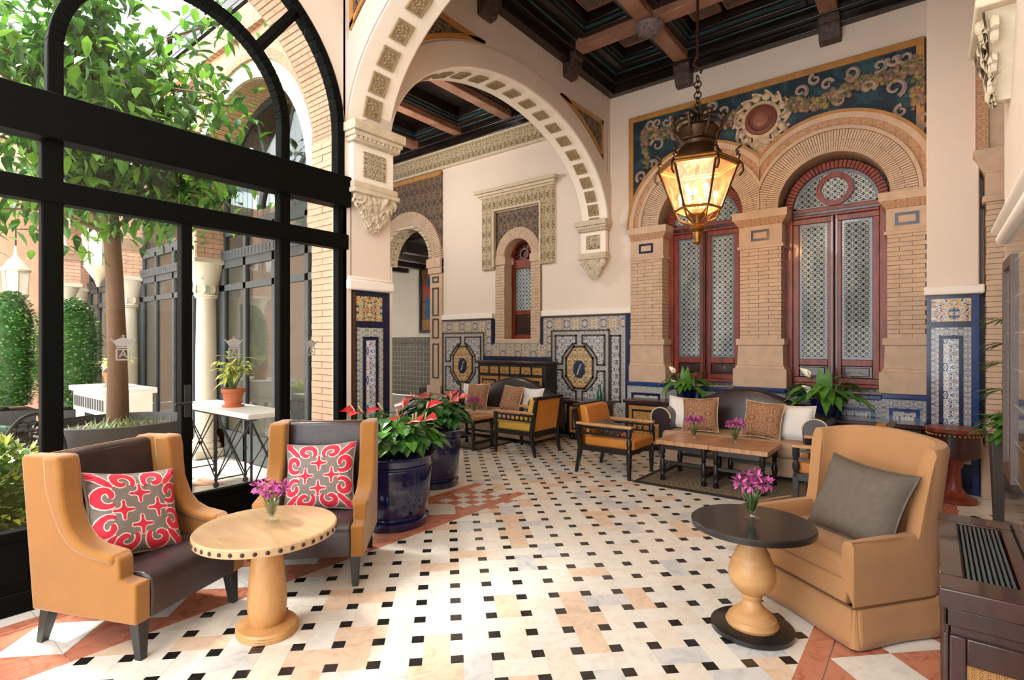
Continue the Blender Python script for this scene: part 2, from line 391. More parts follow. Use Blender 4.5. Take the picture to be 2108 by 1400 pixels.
def marble(name, a, b, vein=.25):
    m = NT(name); v = m.coord('Object'); info = m.n('ShaderNodeObjectInfo')
    off = m.comb(m.math('MULTIPLY', info.outputs['Random'], 30), m.math('MULTIPLY', info.outputs['Random'], 17), 0)
    add = m.n('ShaderNodeVectorMath', operation='ADD'); m.set(add.inputs[0], v); m.set(add.inputs[1], off)
    f = m.noise(add.outputs[0], 9, 5, .6, 1.5)
    m.pr(color=m.ramp(f, [(.3, b), (.52, a), (.8, mul(a, 1.04))]), rough=.16, coat=.2); return m.mat
MARB = [marble('marble_white', C(240,236,228), C(224,220,213)), marble('marble_cream', C(238,230,216), C(226,214,198)),
        marble('marble_peach', C(236,211,186), C(220,187,158)), marble('marble_grey', C(220,220,220), C(194,196,200)), marble('marble_ivory', C(243,238,228), C(232,223,208))]
MW = [.3, .2, .18, .12, .2]
M['btile'] = marble('marble_black', C(34,34,34), C(18,18,19)); M['terratile'] = marble('marble_terracotta', C(204,134,108), C(174,98,74))
M['grout'] = simple('floor_grout', C(150,138,122), .8)
M['rosette'] = simple('carved_rosette', C(160,140,108), .8, var=.3, scale=28, bump=.5, bscale=50)
M['tileX'] = ornament('tile_glossy_side', [(0,C(46,40,38)),(.42,C(112,98,84)),(.5,C(92,80,70)),(.57,C(70,72,78)),(.64,C(122,96,76))], (.5,.6), 2.4, (1,2), .12, tile=.14, coat=.5)  # brown-grey marbling puts the glaze's reflections into the tile colour

# ------------------------------------------------------------------ floor
floor = struct('floor')
MB().box((-16,2.6,-.12),(1.6,14,-.012)).box((-4.1,-3,-.12),(1.6,2.6,-.012)).build('floor_slab', MARB[1], floor)
MB().box((-3.25,-2.6,-.011),(-.42,4.2,-.0012)).build('field_bed', MARB[1], floor)
PP, SS, G0 = .1946, .063, (-1.776, 1.839)
ux, uy = cos(pi/4), sin(pi/4)
def latt(i, j): return (G0[0]+PP*(i*ux-j*uy), G0[1]+PP*(i*uy+j*ux))
def view_d(x, y):
    d = -x*sin(radians(38.16))+y*cos(radians(38.16)); l = x*cos(radians(38.16))+y*sin(radians(38.16))
    return d, l
def seen(x, y):
    d, l = view_d(x, y)
    return d > 1.9 and abs(l/d) < 1.0
def in_field(x, y):
    if y > 7.5 or y < -2.4: return False
    if y > 4.15: return -9.3 < x < .9
    return -3.2 < x < -.46
planks, blacks = [], []
for i in range(-70, 71):
    for j in range(-70, 71):
        x, y = latt(i, j)
        if in_field(x, y): blacks.append((view_d(x, y)[0] if seen(x, y) else 99, x, y))
        x, y = latt(i+.5, j+.5)
        if in_field(x, y): planks.append((view_d(x, y)[0] if seen(x, y) else 99, x, y, (i+j) % 2))
planks.sort(); blacks.sort()
def tile_mesh(name, w, h, t=.011, g=.0012):
    return MB().box((-w/2+g, -h/2+g, -t), (w/2-g, h/2-g, 0)).mesh(name)
pm = []
for k, mm in enumerate(MARB):
    me = tile_mesh('marble_tile', PP-SS, PP+SS); me.materials.append(mm); pm.append(me)
bme = tile_mesh('black_tile', SS, SS); bme.materials.append(M['btile'])
def pick(): return random.choices(range(5), MW)[0]
for d, x, y, odd in planks[:300]:
    o = bpy.data.objects.new('marble_tile', pm[pick()]); COL.objects.link(o); o.parent = floor
    o.location = (x, y, 0); o.rotation_euler = (0, 0, pi/4 if odd else pi/4+pi/2)
for d, x, y in blacks[:300]:
    o = bpy.data.objects.new('black_tile', bme); COL.objects.link(o); o.parent = floor; o.location = (x, y, 0); o.rotation_euler = (0,0,pi/4)
mb = MB(); 
for d, x, y, odd in planks[300:]:
    mb.mi = pick(); R = Matrix.Translation((x,y,0)) @ Matrix.Rotation(pi/4 if odd else 3*pi/4, 4, 'Z'); g = .0012
    mb.box((-(PP-SS)/2+g, -(PP+SS)/2+g, -.011), ((PP-SS)/2-g, (PP+SS)/2-g, 0), R)
mb.build('marble_tile', MARB, floor, kind='stuff')
mb = MB()
for d, x, y in blacks[300:]:
    mb.box((-SS/2+.001,-SS/2+.001,-.011),(SS/2-.001,SS/2-.001,0), Matrix.Translation((x,y,0)) @ Matrix.Rotation(pi/4,4,'Z'))
mb.build('black_tile', M['btile'], floor, kind='stuff')
# borders: band, bow-tie triangles, band, white strip
def tri_mesh(name, pts, mat, t=.0109):
    me = MB().prism(pts, 2, -t, -.0002).mesh(name); me.materials.append(mat); return me
Q = .45; c = .004
TRI = []
for k in range(4):
    a = [(-Q/2,-Q/2),(Q/2,-Q/2),(Q/2,Q/2),(-Q/2,Q/2)]
    p, q = a[k], a[(k+1)%4]
    cx, cy = (p[0]+q[0])/3, (p[1]+q[1])/3
    sh = lambda z: (cx+(z[0]-cx)*.985, cy+(z[1]-cy)*.985)
    TRI.append(tri_mesh('border_tile', [sh(p), sh(q), sh((0,0))], M['terratile'] if k % 2 == 0 else MARB[0]))
bandm = tile_mesh('border_band', .108, .45, .0122); bandm.materials.append(M['terratile'])
stripm = tile_mesh('border_slab', .33, .45, .0109); stripm.materials.append(MARB[4])
stripm2 = tile_mesh('border_slab', .24, .45, .0109); stripm2.materials.append(MARB[0])
def put(me, x, y, rz=0, z=0):
    if me is bandm: z = .0012
    if me is stripm2: z = -.0007
    o = bpy.data.objects.new(me.name.split('.')[0], me); COL.objects.link(o); o.parent = floor; o.location = (x, y, z); o.rotation_euler = (0,0,rz)
for n in range(-5, 10):
    y = .02+n*.45
    if y > 4.15: continue
    put(bandm, -3.245, y)
    for t in TRI: put(t, -3.527, y, pi/2)
    put(bandm, -3.81, y); put(stripm2, -3.985, y)
for n in range(-3, 16):
    y = .02+n*.45
    put(bandm, -.442, y)
    for t in TRI: put(t, -.16, y, pi/2)
    put(bandm, .122, y)
for n in range(16):
    x = .08-n*.45+.9
    for t in TRI: put(t, x, 6.92-.02, pi/2) if n < 3 else None
# star of small squares in the corner where the border meets the arch
mb1, mb2 = MB(), MB()
for a in range(-2, 3):
    for b in range(-2, 3):
        s_ = .115; x, y = -3.42+a*s_, 3.86+b*s_
        o = MB().box((-s_/2+.001,-s_/2+.001,-.0105),(s_/2-.001,s_/2-.001,.0006))
        me = o.mesh('corner_tile'); me.materials.append(M['terratile'] if (a+b) % 2 else MARB[0]); put(me, x, y)
MB().box((.18,-3,-.0112),(.3,7.5,-.0003)).build('floor_strip', MARB[4], floor)
MB().box((-.1,6.3,-.011),(1.2,6.96,.0008)).build('threshold_slab', MARB[0], floor)
MB().box((-4.5,3.25,-.0112),(-3.2,4.22,-.0004)).build('threshold_slab', MARB[1], floor)

# ------------------------------------------------------------------ generic pieces
def bricks(mb, ax, fix, u0, u1, z0, z1, sgn, course=.052, L=.235, joint=.006, proud=.012):
    """running bond of single bricks on the plane axis ax = fix, proud towards sgn"""
    r = 0; z = z0
    while z < z1-.01:
        zt = min(z+course-joint, z1); u = u0-(L/2 if r % 2 else 0)
        while u < u1-.005:
            a, b = max(u, u0), min(u+L-joint, u1)
            if b-a > .015:
                p = proud+random.uniform(-.003, .003)
                lo, hi = sorted((fix-sgn*.01, fix+sgn*p))
                if ax == 0: mb.box((lo,a,z),(hi,b,zt))
                else: mb.box((a,lo,z),(b,hi,zt))
            u += L
        z += course; r += 1
    return mb
def frame_rect(mb, ax, fix, u0, u1, z0, z1, w, d0, d1):
    lo, hi = sorted((fix+d0, fix+d1))
    for (a, b, p, q) in ((u0,u1,z1-w,z1),(u0,u1,z0,z0+w),(u0,u0+w,z0+w,z1-w),(u1-w,u1,z0+w,z1-w)):
        mb.box((lo,a,p),(hi,b,q)) if ax == 0 else mb.box((a,lo,p),(b,hi,q))
    return mb
def slab(name, mat, parent, ax, fix, u0, u1, z0, z1, d0, d1, **kw):
    lo, hi = sorted((fix+d0, fix+d1)); mb = MB()
    mb.box((lo,u0,z0),(hi,u1,z1)) if ax == 0 else mb.box((u0,lo,z0),(u1,hi,z1))
    return mb.build(name, mat, parent, **kw)
def ell(t, c, a, b, z0):
    k = 1-((t-c)/a)**2
    return z0+b*sqrt(k) if k > 0 else z0

# ------------------------------------------------------------------ back wall (Y = 7.56)
YB = 7.56; HC = 5.36
wb = struct('wall_back')
mb = MB()
mb.box((-7.7,YB,0),(-6.33,8.0,HC)); mb.box((-5.28,YB,0),(-3.62,8.0,HC)); mb.box((-6.33,YB,0),(-5.28,8.0,1.55)); mb.box((-6.33,YB,3.9),(-5.28,8.0,HC))
mb.box((-3.62,YB,4.93),(-.06,8.0,HC)); mb.box((-.06,YB,0),(.42,8.0,HC)); mb.box((-3.62,YB,0),(-.06,8.0,.9))
mb.box((-9.8,YB,4.6),(-7.7,7.8,HC)); mb.box((-9.8,YB,0),(-9.45,7.6,4.6))
mb.build('plaster', M['plaster'], wb)
# window bay: two brick arches on three piers
XL, XR, ZS, RI, RO, XM = -2.56, -.965, 3.22, .585, 1.07, -1.762
def zlow(x):
    z = ZS
    for cx in (XL, XR):
        k = RO*RO-(x-cx)**2
        if k > 0: z = max(z, ZS+sqrt(k))
    return z
xs = [-3.6+i*(3.56)/60 for i in range(61)]
MB().box((-3.62,7.88,.9),(-.04,7.99,4.93)).build('bay_backing', M['mortar'], wb)
MB().strip([(x, min(zlow(x), 4.88)) for x in xs], [(x, 4.9) for x in xs], 1, 7.53, 7.6).build('mural_ground', M['mural'], wb)
mb = MB(); frame_rect(mb, 1, 7.53, -3.64, -.07, 3.2, 4.92, .075, -.025, 0); mb.f = mb.f
mb = MB(); mb.box((-3.64,7.505,4.84),(-.07,7.56,4.92)); mb.box((-3.64,7.505,3.22),(-3.565,7.56,4.84)); mb.box((-.145,7.505,3.22),(-.07,7.56,4.84))
mb.build('mural_border', M['gold'], wb, bevel=.006)
# relief garland, scrolls and medallion on the mural
gar = MB(); scr = MB(); rib = MB(); leafm = MB(); flw = MB()
def garland(x0, z0, x1, z1, sag, n=26):
    for i in range(n+1):
        t = i/n; x = x0+(x1-x0)*t; z = z0+(z1-z0)*t-sag*4*t*(1-t)
        for k in range(5):
            q = (x+random.uniform(-.05,.05), 7.512, z+random.uniform(-.075,.075)); r = random.uniform(.018,.04)
            random.choice((gar, leafm, flw)).ball(q, r, 6, 4, (1,.7,1))
def scroll(cx, cz, r, a0, turns=1.3, s=1):
    pts = []
    for i in range(16):
        t = i/15; rr = r*(1-.75*t); a = a0+s*2*pi*turns*t; pts.append((cx+rr*cos(a), 7.512, cz+rr*sin(a)))
    rib.tube(pts, [.027*(1-.5*i/15) for i in range(16)], 5)
for s_ in (-1, 1):
    X0 = XM+s_*.32; X1 = XM+s_*1.0; X2 = XM+s_*1.62
    garland(X0, 4.58, X1, 4.62, .14); garland(X1, 4.62, X2, 4.66, .08); garland(X2, 4.66, X2+.02, 4.2, 0, 14)
    for (a, b, r) in ((X1, 4.72, .09), (X1-s_*.25, 4.66, .07), (X1+s_*.28, 4.72, .08), (X2-s_*.2, 4.42, .11), (X2-s_*.1, 4.74, .08), (X0+s_*.14, 4.66, .08), (X1-s_*.12, 4.44, .09), (X1+s_*.16, 4.5, .08), (X1+s_*.42, 4.74, .07), (X2+s_*.05, 4.0, .09), (X2-s_*.14, 4.14, .07), (X1-s_*.38, 4.76, .07)):
        scroll(a, b, r, random.uniform(0, 6), 1.1, s_)
garland(XM-.95, 4.5, XM-.85, 4.52, .02, 4); garland(XM+.85, 4.5, XM+.95, 4.52, .02, 4)
gar.build('garland_fruit', simple('fruit_ochre', C(152,128,80), .7, var=.4, scale=12), wb, kind='stuff')
leafm.build('garland_leaf', simple('leaf_olive', C(98,98,68), .7, var=.4, scale=12), wb, kind='stuff')
flw.build('garland_flower', simple('flower_dusky', C(140,104,92), .7, var=.4, scale=12), wb, kind='stuff')
for k in range(2): scroll(XM+(-1)**k*.2, 4.22, .12, 1.5 if k else 1.6, 1, 1 if k else -1); scroll(XM+(-1)**k*.24, 4.5, .1, 4.5, 1, -1 if k else 1)
rib.build('ribbon_scroll', simple('ribbon_mauve', C(160,142,130), .7, var=.25, scale=10), wb, kind='stuff')
baro = MB()
for k in range(14):
    a = 2*pi*k/14; sc_ = (XM+.28*cos(a), 7.515, 4.42+.3*sin(a)); baro.ball(sc_, .055, 8, 5, (1,.4,1)); baro.tube([(XM+(.26+.016*i)*cos(a+.09*i), 7.512, 4.42+(.28+.016*i)*sin(a+.09*i)) for i in range(7)], .018, 5)
baro.box((XM-.1,7.51,4.02),(XM+.1,7.53,4.2)); baro.ball((XM,7.515,4.02), .09, 8, 5, (1,.3,1)); baro.build('medallion_scrollwork', simple('scrollwork_cream', C(204,180,148), .75, var=.3, scale=18), wb, smooth=True, kind='stuff')
Rm = Matrix.Translation((XM, 7.52, 4.42)) @ Matrix.Rotation(pi/2, 4, 'X')
MB().lathe([(.24,-.02),(.24,.02),(.2,.03),(.19,.0)], 28, Rm).build('medallion_frame', simple('medallion_cream', C(206,176,140), .7, var=.3, scale=14), wb)
MB().lathe([(.19,-.02),(.19,.03),(.15,.045),(.13,.02),(.1,.02)], 28, Rm).build('medallion_ring', simple('medallion_ring', C(120,66,52), .6, var=.3, scale=20), wb)
MB().lathe([(.1,-.02),(.09,.035),(.04,.055),(.01,.05)], 24, Rm).build('medallion_boss', simple('medallion_boss', C(152,98,78), .6, var=.4, scale=20), wb)
for cx, lim in ((XL, (-9, XM)), (XR, (XM, 9))):
    n = 64
    ring = lambda r, n=n: [(min(max(cx+r*cos(pi*i/n), lim[0]), lim[1]), ZS+r*sin(pi*i/n)) for i in range(n+1)]
    MB().strip(ring(RI), ring(RI+.05), 1, 7.46, 7.9).build('arch_soffit', M['mortar'], wb)
    vs = MB(); k = 0
    for i in range(84):
        a0, a1 = pi*i/84+.004, pi*(i+1)/84-.004; p = random.uniform(-.003,.003)
        for r0, r1 in ((RI+.001, RI+.135), (RI+.14, RI+.255)) if i % 2 else ((RI+.001, RI+.255),):
            q = [(cx+r0*cos(a0), ZS+r0*sin(a0)), (cx+r1*cos(a0), ZS+r1*sin(a0)), (cx+r1*cos(a1), ZS+r1*sin(a1)), (cx+r0*cos(a1), ZS+r0*sin(a1))]
            vs.prism(q, 1, 7.445+p, 7.62)
    vs.build('arch_brick', M['brick'], wb, kind='stuff')
    MB().strip(ring(RI), ring(RI+.06), 1, 7.6, 7.86).build('soffit_brick', M['brick'], wb)
    MB().strip(ring(RI+.26), ring(RI+.3), 1, 7.425, 7.6).build('arch_moulding', M['brick'], wb)
    MB().strip(ring(RI+.3), ring(RI+.39), 1, 7.45, 7.6).build('arch_frieze', M['terra_relief'], wb)
    MB().strip(ring(RI+.39), ring(RO-.03), 1, 7.435, 7.6).build('arch_outer_band', M['brick'], wb)
    MB().strip(ring(RO-.03), ring(RO+.005), 1, 7.425, 7.6).build('arch_edge', M['gold'], wb)
def pier(x0, x1, sides=(1, 1)):
    """brick pier with capital, shaft, moulded base"""
    mb = MB(); mb.box((x0+.012,7.5,.93),(x1-.012,7.92,3.22)); mb.build('pier_core', M['mortar'], wb)
    br = MB(); bricks(br, 1, 7.5, x0, x1, 1.56, 2.74, -1); 
    if sides[0]: bricks(br, 0, x0+.012, 7.5, 7.84, 1.56, 2.74, -1)
    if sides[1]: bricks(br, 0, x1-.012, 7.5, 7.84, 1.56, 2.74, 1)
    br.build('pier_brick', M['brick'], wb, kind='stuff')
    a, b = (.06 if sides[0] else 0), (.06 if sides[1] else 0)
    def lay(name, z0, z1, e, e1=None, mat='brick'):
        e1 = e if e1 is None else e1
        ax0, ax1, bx0, bx1 = x0-e*(a>0), x1+e*(b>0), x0-e1*(a>0), x1+e1*(b>0)
        m = MB().add([(ax0,7.5-e,z0),(ax1,7.5-e,z0),(ax1,7.86,z0),(ax0,7.86,z0),(bx0,7.5-e1,z1),(bx1,7.5-e1,z1),(bx1,7.86,z1),(bx0,7.86,z1)],
                     [(0,3,2,1),(4,5,6,7),(0,1,5,4),(1,2,6,5),(2,3,7,6),(3,0,4,7)])
        return m.build(name, M[mat], wb, bevel=.004)
    lay('pier_plinth', .93, 1.17, .075); lay('pier_moulding', 1.17, 1.21, .055, .04); lay('pier_moulding', 1.21, 1.48, .03, .022)
    lay('pier_moulding', 1.48, 1.56, .045, .045); lay('capital_neck', 2.74, 2.78, .03); lay('capital_block', 2.78, 3.04, .012)
    lay('capital_frieze', 3.04, 3.12, .02, .07, 'terra_relief'); lay('capital_abacus', 3.12, 3.22, .08, .085)
    xc = (x0+x1)/2; f = MB(); frame_rect(f, 1, 7.488, xc-.11, xc+.11, 2.84, 2.98, .028, -.012, .004); f.build('blue_tile_frame', M['navy'], wb)
pier(-3.6, -3.1, (0, 1)); pier(-2.02, -1.52); pier(-.41, -.05, (1, 0))
for nm, cx in (('window_1', XL), ('window_2', XR)):
    w = struct(nm); r = RI-.02; yw = 7.78
    ring = lambda q, n=36: [(cx+q*cos(pi*i/n), ZS+q*sin(pi*i/n)) for i in range(n+1)]
    mb = MB().strip(ring(r-.1), ring(r), 1, yw-.05, yw+.06)
    mb.box((cx-r,yw-.05,.96),(cx-r+.1,yw+.06,ZS)).box((cx+r-.1,yw-.05,.96),(cx+r,yw+.06,ZS)).box((cx-r+.1,yw-.06,3.1),(cx+r-.1,yw+.06,ZS)).box((cx-r+.1,yw-.05,.96),(cx+r-.1,yw+.06,1.0))
    mb.build('window_frame', M['mahog'], w, bevel=.008)
    MB().box((cx-r+.06,yw-.075,3.13),(cx+r-.06,yw-.05,3.17)).build('transom_moulding', M['mahogd'], w, bevel=.006)
    MB().strip([(cx+(r-.1)*cos(pi*i/36), ZS) for i in range(37)], ring(r-.1), 1, yw+.01, yw+.025).build('fanlight_pane', M['lattice'], w)
    e = MB().strip(ring(r-.135), ring(r-.1), 1, yw, yw+.03); e.box((cx-r+.1,yw,ZS),(cx+r-.1,yw+.03,ZS+.03)); e.build('fanlight_lead', M['lead_edge'], w)
    Rw = Matrix.Translation((cx, yw, ZS+.215)) @ Matrix.Rotation(pi/2, 4, 'X')
    MB().lathe([(.205,-.03),(.205,.035),(.145,.035),(.14,-.03)], 30, Rw, cap=False).build('roundel_frame', M['mahog'], w, smooth=True)
    MB().lathe([(.142,-.01),(.142,.012)], 30, Rw).build('roundel_pane', M['lattice'], w)
    for s_ in (-1, 1):
        a, b = (cx-r+.1, cx-.005) if s_ < 0 else (cx+.005, cx+r-.1)
        leafo = MB(); frame_rect(leafo, 1, yw, a, b, 1.0, 3.1, .07, -.035, .03); leafo.box((a+.07,yw-.035,1.22),(b-.07,yw+.03,1.3))
        lo = leafo.build('window_leaf', M['mahog'], w, bevel=.006)
        MB().box((a+.07,yw,1.3),(b-.07,yw+.015,3.03)).build('pane', M['lattice'], lo)
        fe = MB(); frame_rect(fe, 1, yw-.005, a+.07, b-.07, 1.3, 3.03, .03, 0, .02); fe.build('lead_edge', M['lead_edge'], lo)
        pn = MB().box((a+.07,yw-.01,1.07),(b-.07,yw+.02,1.22)); pn.box((a+.1,yw-.025,1.09),(b-.1,yw,1.2)); pn.build('bottom_panel', M['mahogd'], lo, bevel=.008)
        MB().box(((b-.03) if s_ < 0 else a+.01, yw-.05, 1.0),((b-.01) if s_ < 0 else a+.03, yw-.03, 3.1)).build('astragal', M['mahogd'], lo)
    MB().box((cx-.6,yw+.08,.9),(cx+.6,yw+.1,3.9)).build('outer_shutter', M['lattice'], w)
# tile apron under the windows
ap = struct('wainscot_trim'); ap.name = 'trim_1'
def apron(x0, x1, y, z1):
    slab('apron_tile', M['az_border' if x0 < -3 else 'az_borderB'], ap, 1, y, x0, x1, .12, z1, 0, .1)
    slab('apron_cap', M['bluet'], ap, 1, y, x0, x1, z1, z1+.06, -.02, .1, bevel=.01)
    slab('apron_skirting', M['navy'], ap, 1, y, x0, x1, 0, .12, -.01, .1)
    n = max(1, round((x1-x0)/.62)); w = (x1-x0)/n
    for i in range(n):
        f = MB(); frame_rect(f, 1, y, x0+i*w+.07, x0+(i+1)*w-.07, z1-.37, z1-.1, .035, -.012, .01); f.build('blue_frame', M['navy'] if x0 < -3 else M['bluet'], ap)
        slab('apron_picture', M['az_floral'], ap, 1, y, x0+i*w+.105, x0+(i+1)*w-.105, z1-.335, z1-.135, -.006, .01)
        f = MB(); frame_rect(f, 1, y, x0+i*w+.07, x0+(i+1)*w-.07, .18, z1-.45, .03, -.012, .01); f.build('blue_frame', M['bluet'], ap)
        if i: slab('blue_strip', M['bluet'], ap, 1, y, x0+i*w-.02, x0+i*w+.02, .12, z1, -.01, .01)
apron(-3.62, -3.03, 7.42, .87); apron(-3.03, -2.08, 7.5, .84); apron(-2.08, -1.46, 7.42, .87); apron(-1.46, -.46, 7.5, .84); apron(-.46, -.04, 7.42, .87)
# dado of section A
da = struct('trim_2')
def dado_slab(name, mat, x0, x1, z0, z1, d=-.03, b=.02, **kw): return slab(name, M[mat], da, 1, YB, x0, x1, z0, z1, d, b, **kw)
dado_slab('tile_field', 'az_border', -7.68, -6.38, .0, 1.95); dado_slab('tile_field', 'az_border', -5.25, -3.66, .0, 1.95); dado_slab('tile_field', 'az_border', -6.38, -5.25, .0, 1.5)
dado_slab('tile_frieze', 'az_frieze', -7.65, -6.4, 1.68, 1.92, -.036); dado_slab('tile_frieze', 'az_frieze', -5.23, -3.72, 1.68, 1.92, -.036)
dado_slab('tile_frieze', 'az_frieze', -6.58, -6.4, 1.3, 1.68, -.036); dado_slab('tile_frieze', 'az_frieze', -5.23, -5.06, 1.3, 1.68, -.036); dado_slab('tile_frieze', 'az_frieze', -6.4, -5.23, 1.27, 1.48, -.036)
dado_slab('navy_ledge', 'navy', -6.58, -5.06, 1.18, 1.27, -.07, bevel=.01)
dado_slab('navy_edge', 'navy', -3.7, -3.61, .0, 1.97, -.045); dado_slab('navy_edge', 'navy', -6.4, -6.34, 1.48, 1.95, -.04); dado_slab('navy_edge', 'navy', -5.29, -5.23, 1.48, 1.95, -.04)
for a, b in ((-7.68,-6.36),(-5.27,-3.6)):
    dado_slab('dado_cap', 'white', a, b, 1.96, 2.06, -.06, bevel=.015); dado_slab('dark_line', 'brown_line', a+.02, b-.02, 1.93, 1.955, -.04)
dado_slab('tile_frieze', 'az_frieze', -7.65, -6.7, .2, .5, -.036); dado_slab('tile_frieze', 'az_frieze', -5.05, -3.75, .2, .5, -.036); dado_slab('skirting', 'navy', -7.68, -3.62, 0, .18, -.04)
def line(mb, pts, w, closed=True):
    n = len(pts)
    for i in range(n if closed else n-1):
        a, b = Vector(pts[i]), Vector(pts[(i+1)%n]); d = (b-a).normalized(); q = Vector((-d.y, d.x))*w/2; a = a-d*w/2; b = b+d*w/2
        mb.prism([tuple(a-q), tuple(b-q), tuple(b+q), tuple(a+q)], 1, YB-.046, YB-.02)
def strapwork(cx, cz):
    A, B = .46, .52
    for sx in (-1, 1):
        for sz in (-1, 1):
            poly = [(A,B),(.06,B),(.06,.39),(.13,.38),(.24,.27),(.32,.16),(.33,.05),(A,.05)]
            q = [(cx+sx*x, cz+sz*z) for x, z in poly]
            MB().prism(q, 1, YB-.037, YB).build('floral_tile_panel', M['az_floral'], da)
            mb = MB(); line(mb, q, .026); mb.build('panel_outline', M['brown_line'], da)
    o = [(.1,.34),(.25,.15),(.25,-.15),(.1,-.34),(-.1,-.34),(-.25,-.15),(-.25,.15),(-.1,.34)]
    q = [(cx+x, cz+z) for x, z in o]
    MB().prism(q, 1, YB-.04, YB).build('medallion_tile', M['az_medal'], da); mb = MB(); line(mb, q, .035); mb.build('medallion_outline', M['brown_line'], da)
    sh = [(cx+x*.42, cz-.03+z*.42) for x, z in o]; MB().prism(sh, 1, YB-.048, YB).build('shield_tile', M['navy'], da)
    MB().prism([(cx-.045,cz-.12),(cx-.02,cz-.12),(cx+.05,cz+.06),(cx+.025,cz+.06)], 1, YB-.053, YB).build('shield_bend', M['az_frieze'], da)
    mb = MB(); line(mb, [(cx-A-.08,cz-B-.08),(cx+A+.08,cz-B-.08),(cx+A+.08,cz+B+.08),(cx-A-.08,cz+B+.08)], .022); mb.build('panel_outline', M['brown_line'], da)
strapwork(-7.12, 1.1); strapwork(-4.52, 1.11)
slab('floral_tile_panel', M['az_floral'], da, 1, YB, -3.95, -3.79, .6, 1.62, -.037, 0); mb = MB(); line(mb, [(-3.95,.6),(-3.79,.6),(-3.79,1.62),(-3.95,1.62)], .024); mb.build('panel_outline', M['brown_line'], da)
# niche window with brick arch and carved stucco surround
nw = struct('window_3'); NX = -5.8
mb = MB()
for a, b in ((-6.62,-6.32),(-5.3,-5.02)): mb.box((a,YB-.05,2.86),(b,YB+.02,4.2))
mb.box((-6.32,YB-.05,3.93),(-5.3,YB+.02,4.2)); mb.build('stucco_surround', M['stucco'], nw, bevel=.006)
mb = MB(); mb.box((-6.75,YB-.14,4.27),(-4.93,YB,4.33)).box((-6.71,YB-.1,4.22),(-4.97,YB,4.27)).box((-6.66,YB-.07,4.18),(-5.0,YB,4.22)); mb.build('stucco_cornice', M['stone'], nw, bevel=.01)
mb = MB(); frame_rect(mb, 1, YB, -6.35, -5.27, 2.86, 3.95, .035, -.07, 0); mb.f = mb.f[:6]+mb.f[12:]; mb.build('stucco_bead', M['stone'], nw)
nxs = [-6.32+i*1.02/24 for i in range(25)]
nz = lambda x: 3.07+(sqrt(.25-(x+5.81)**2) if abs(x+5.81) < .5 else 0)
MB().strip([(x, nz(x)) for x in nxs], [(x, 3.93) for x in nxs], 1, YB+.01, YB+.06).build('niche_spandrel', M['muralX'], nw)
nring = lambda q, n=24: [(-5.81+q*cos(pi*i/n), 3.07+q*sin(pi*i/n)) for i in range(n+1)]
vs = MB()
for i in range(40):
    a0, a1 = pi*i/40+.006, pi*(i+1)/40-.006
    vs.prism([(-5.81+r_*cos(a), 3.07+r_*sin(a)) for r_, a in ((.31,a0),(.49,a0),(.49,a1),(.31,a1))], 1, YB-.02, YB+.1)
vs.build('arch_brick', M['brick'], nw, kind='stuff')
MB().strip(nring(.3), nring(.5), 1, YB-.01, YB+.36).build('niche_arch', M['brick'], nw)
br = MB()
for a, b in ((-6.31,-6.1),(-5.51,-5.31)): br.box((a,YB-.005,1.55),(b,YB+.36,3.07)); bricks(br, 1, YB-.01, a, b, 1.56, 2.9, -1); br.box((a-.02,YB-.03,2.93),(b+.02,YB+.3,3.07))
br.build('jamb_brick', M['brick'], nw, kind='stuff')
MB().box((-6.31,YB-.04,1.5),(-5.31,YB+.36,1.58)).build('sill', M['brick'], nw, bevel=.01)
yw = YB+.22
mb = MB(); frame_rect(mb, 1, yw, -6.1, -5.5, 1.58, 2.95, .075, -.03, .04); mb.box((-6.05,yw-.04,2.86),(-5.55,yw+.04,3.02)).box((-6.05,yw-.02,2.02),(-5.55,yw+.03,2.1)); mb.strip(nring(.25), nring(.31), 1, yw-.03, yw+.04)
mb.build('window_frame', M['mahog'], nw, bevel=.006)
MB().box((-6.03,yw,2.08),(-5.57,yw+.015,2.88)).build('pane', M['lattice'], nw)
mb = MB().box((-6.03,yw,1.65),(-5.57,yw+.02,2.04)).box((-5.98,yw-.015,1.69),(-5.62,yw,1.99)); mb.build('bottom_panel', M['mahogd'], nw, bevel=.006)
mb = MB().strip([(p[0], 3.02) for p in nring(.27)], nring(.27), 1, yw+.01, yw+.02); mb.build('fanlight', M['mahogd'], nw)
mb = MB(); Rn = Matrix.Translation((-5.81, yw-.01, 3.12)) @ Matrix.Rotation(pi/2, 4, 'X'); mb.lathe([(.1,-.01),(.1,.02),(.075,.02),(.075,-.01)], 20, Rn, cap=False)
for k in range(7): a = pi*k/6; mb.bar((-5.81+.1*cos(a), yw-.01, 3.12+.1*sin(a)*.9), (-5.81+.25*cos(a), yw-.01, 3.04+.25*sin(a)), .009, 5)
mb.build('fanlight_tracery', M['mahog'], nw)

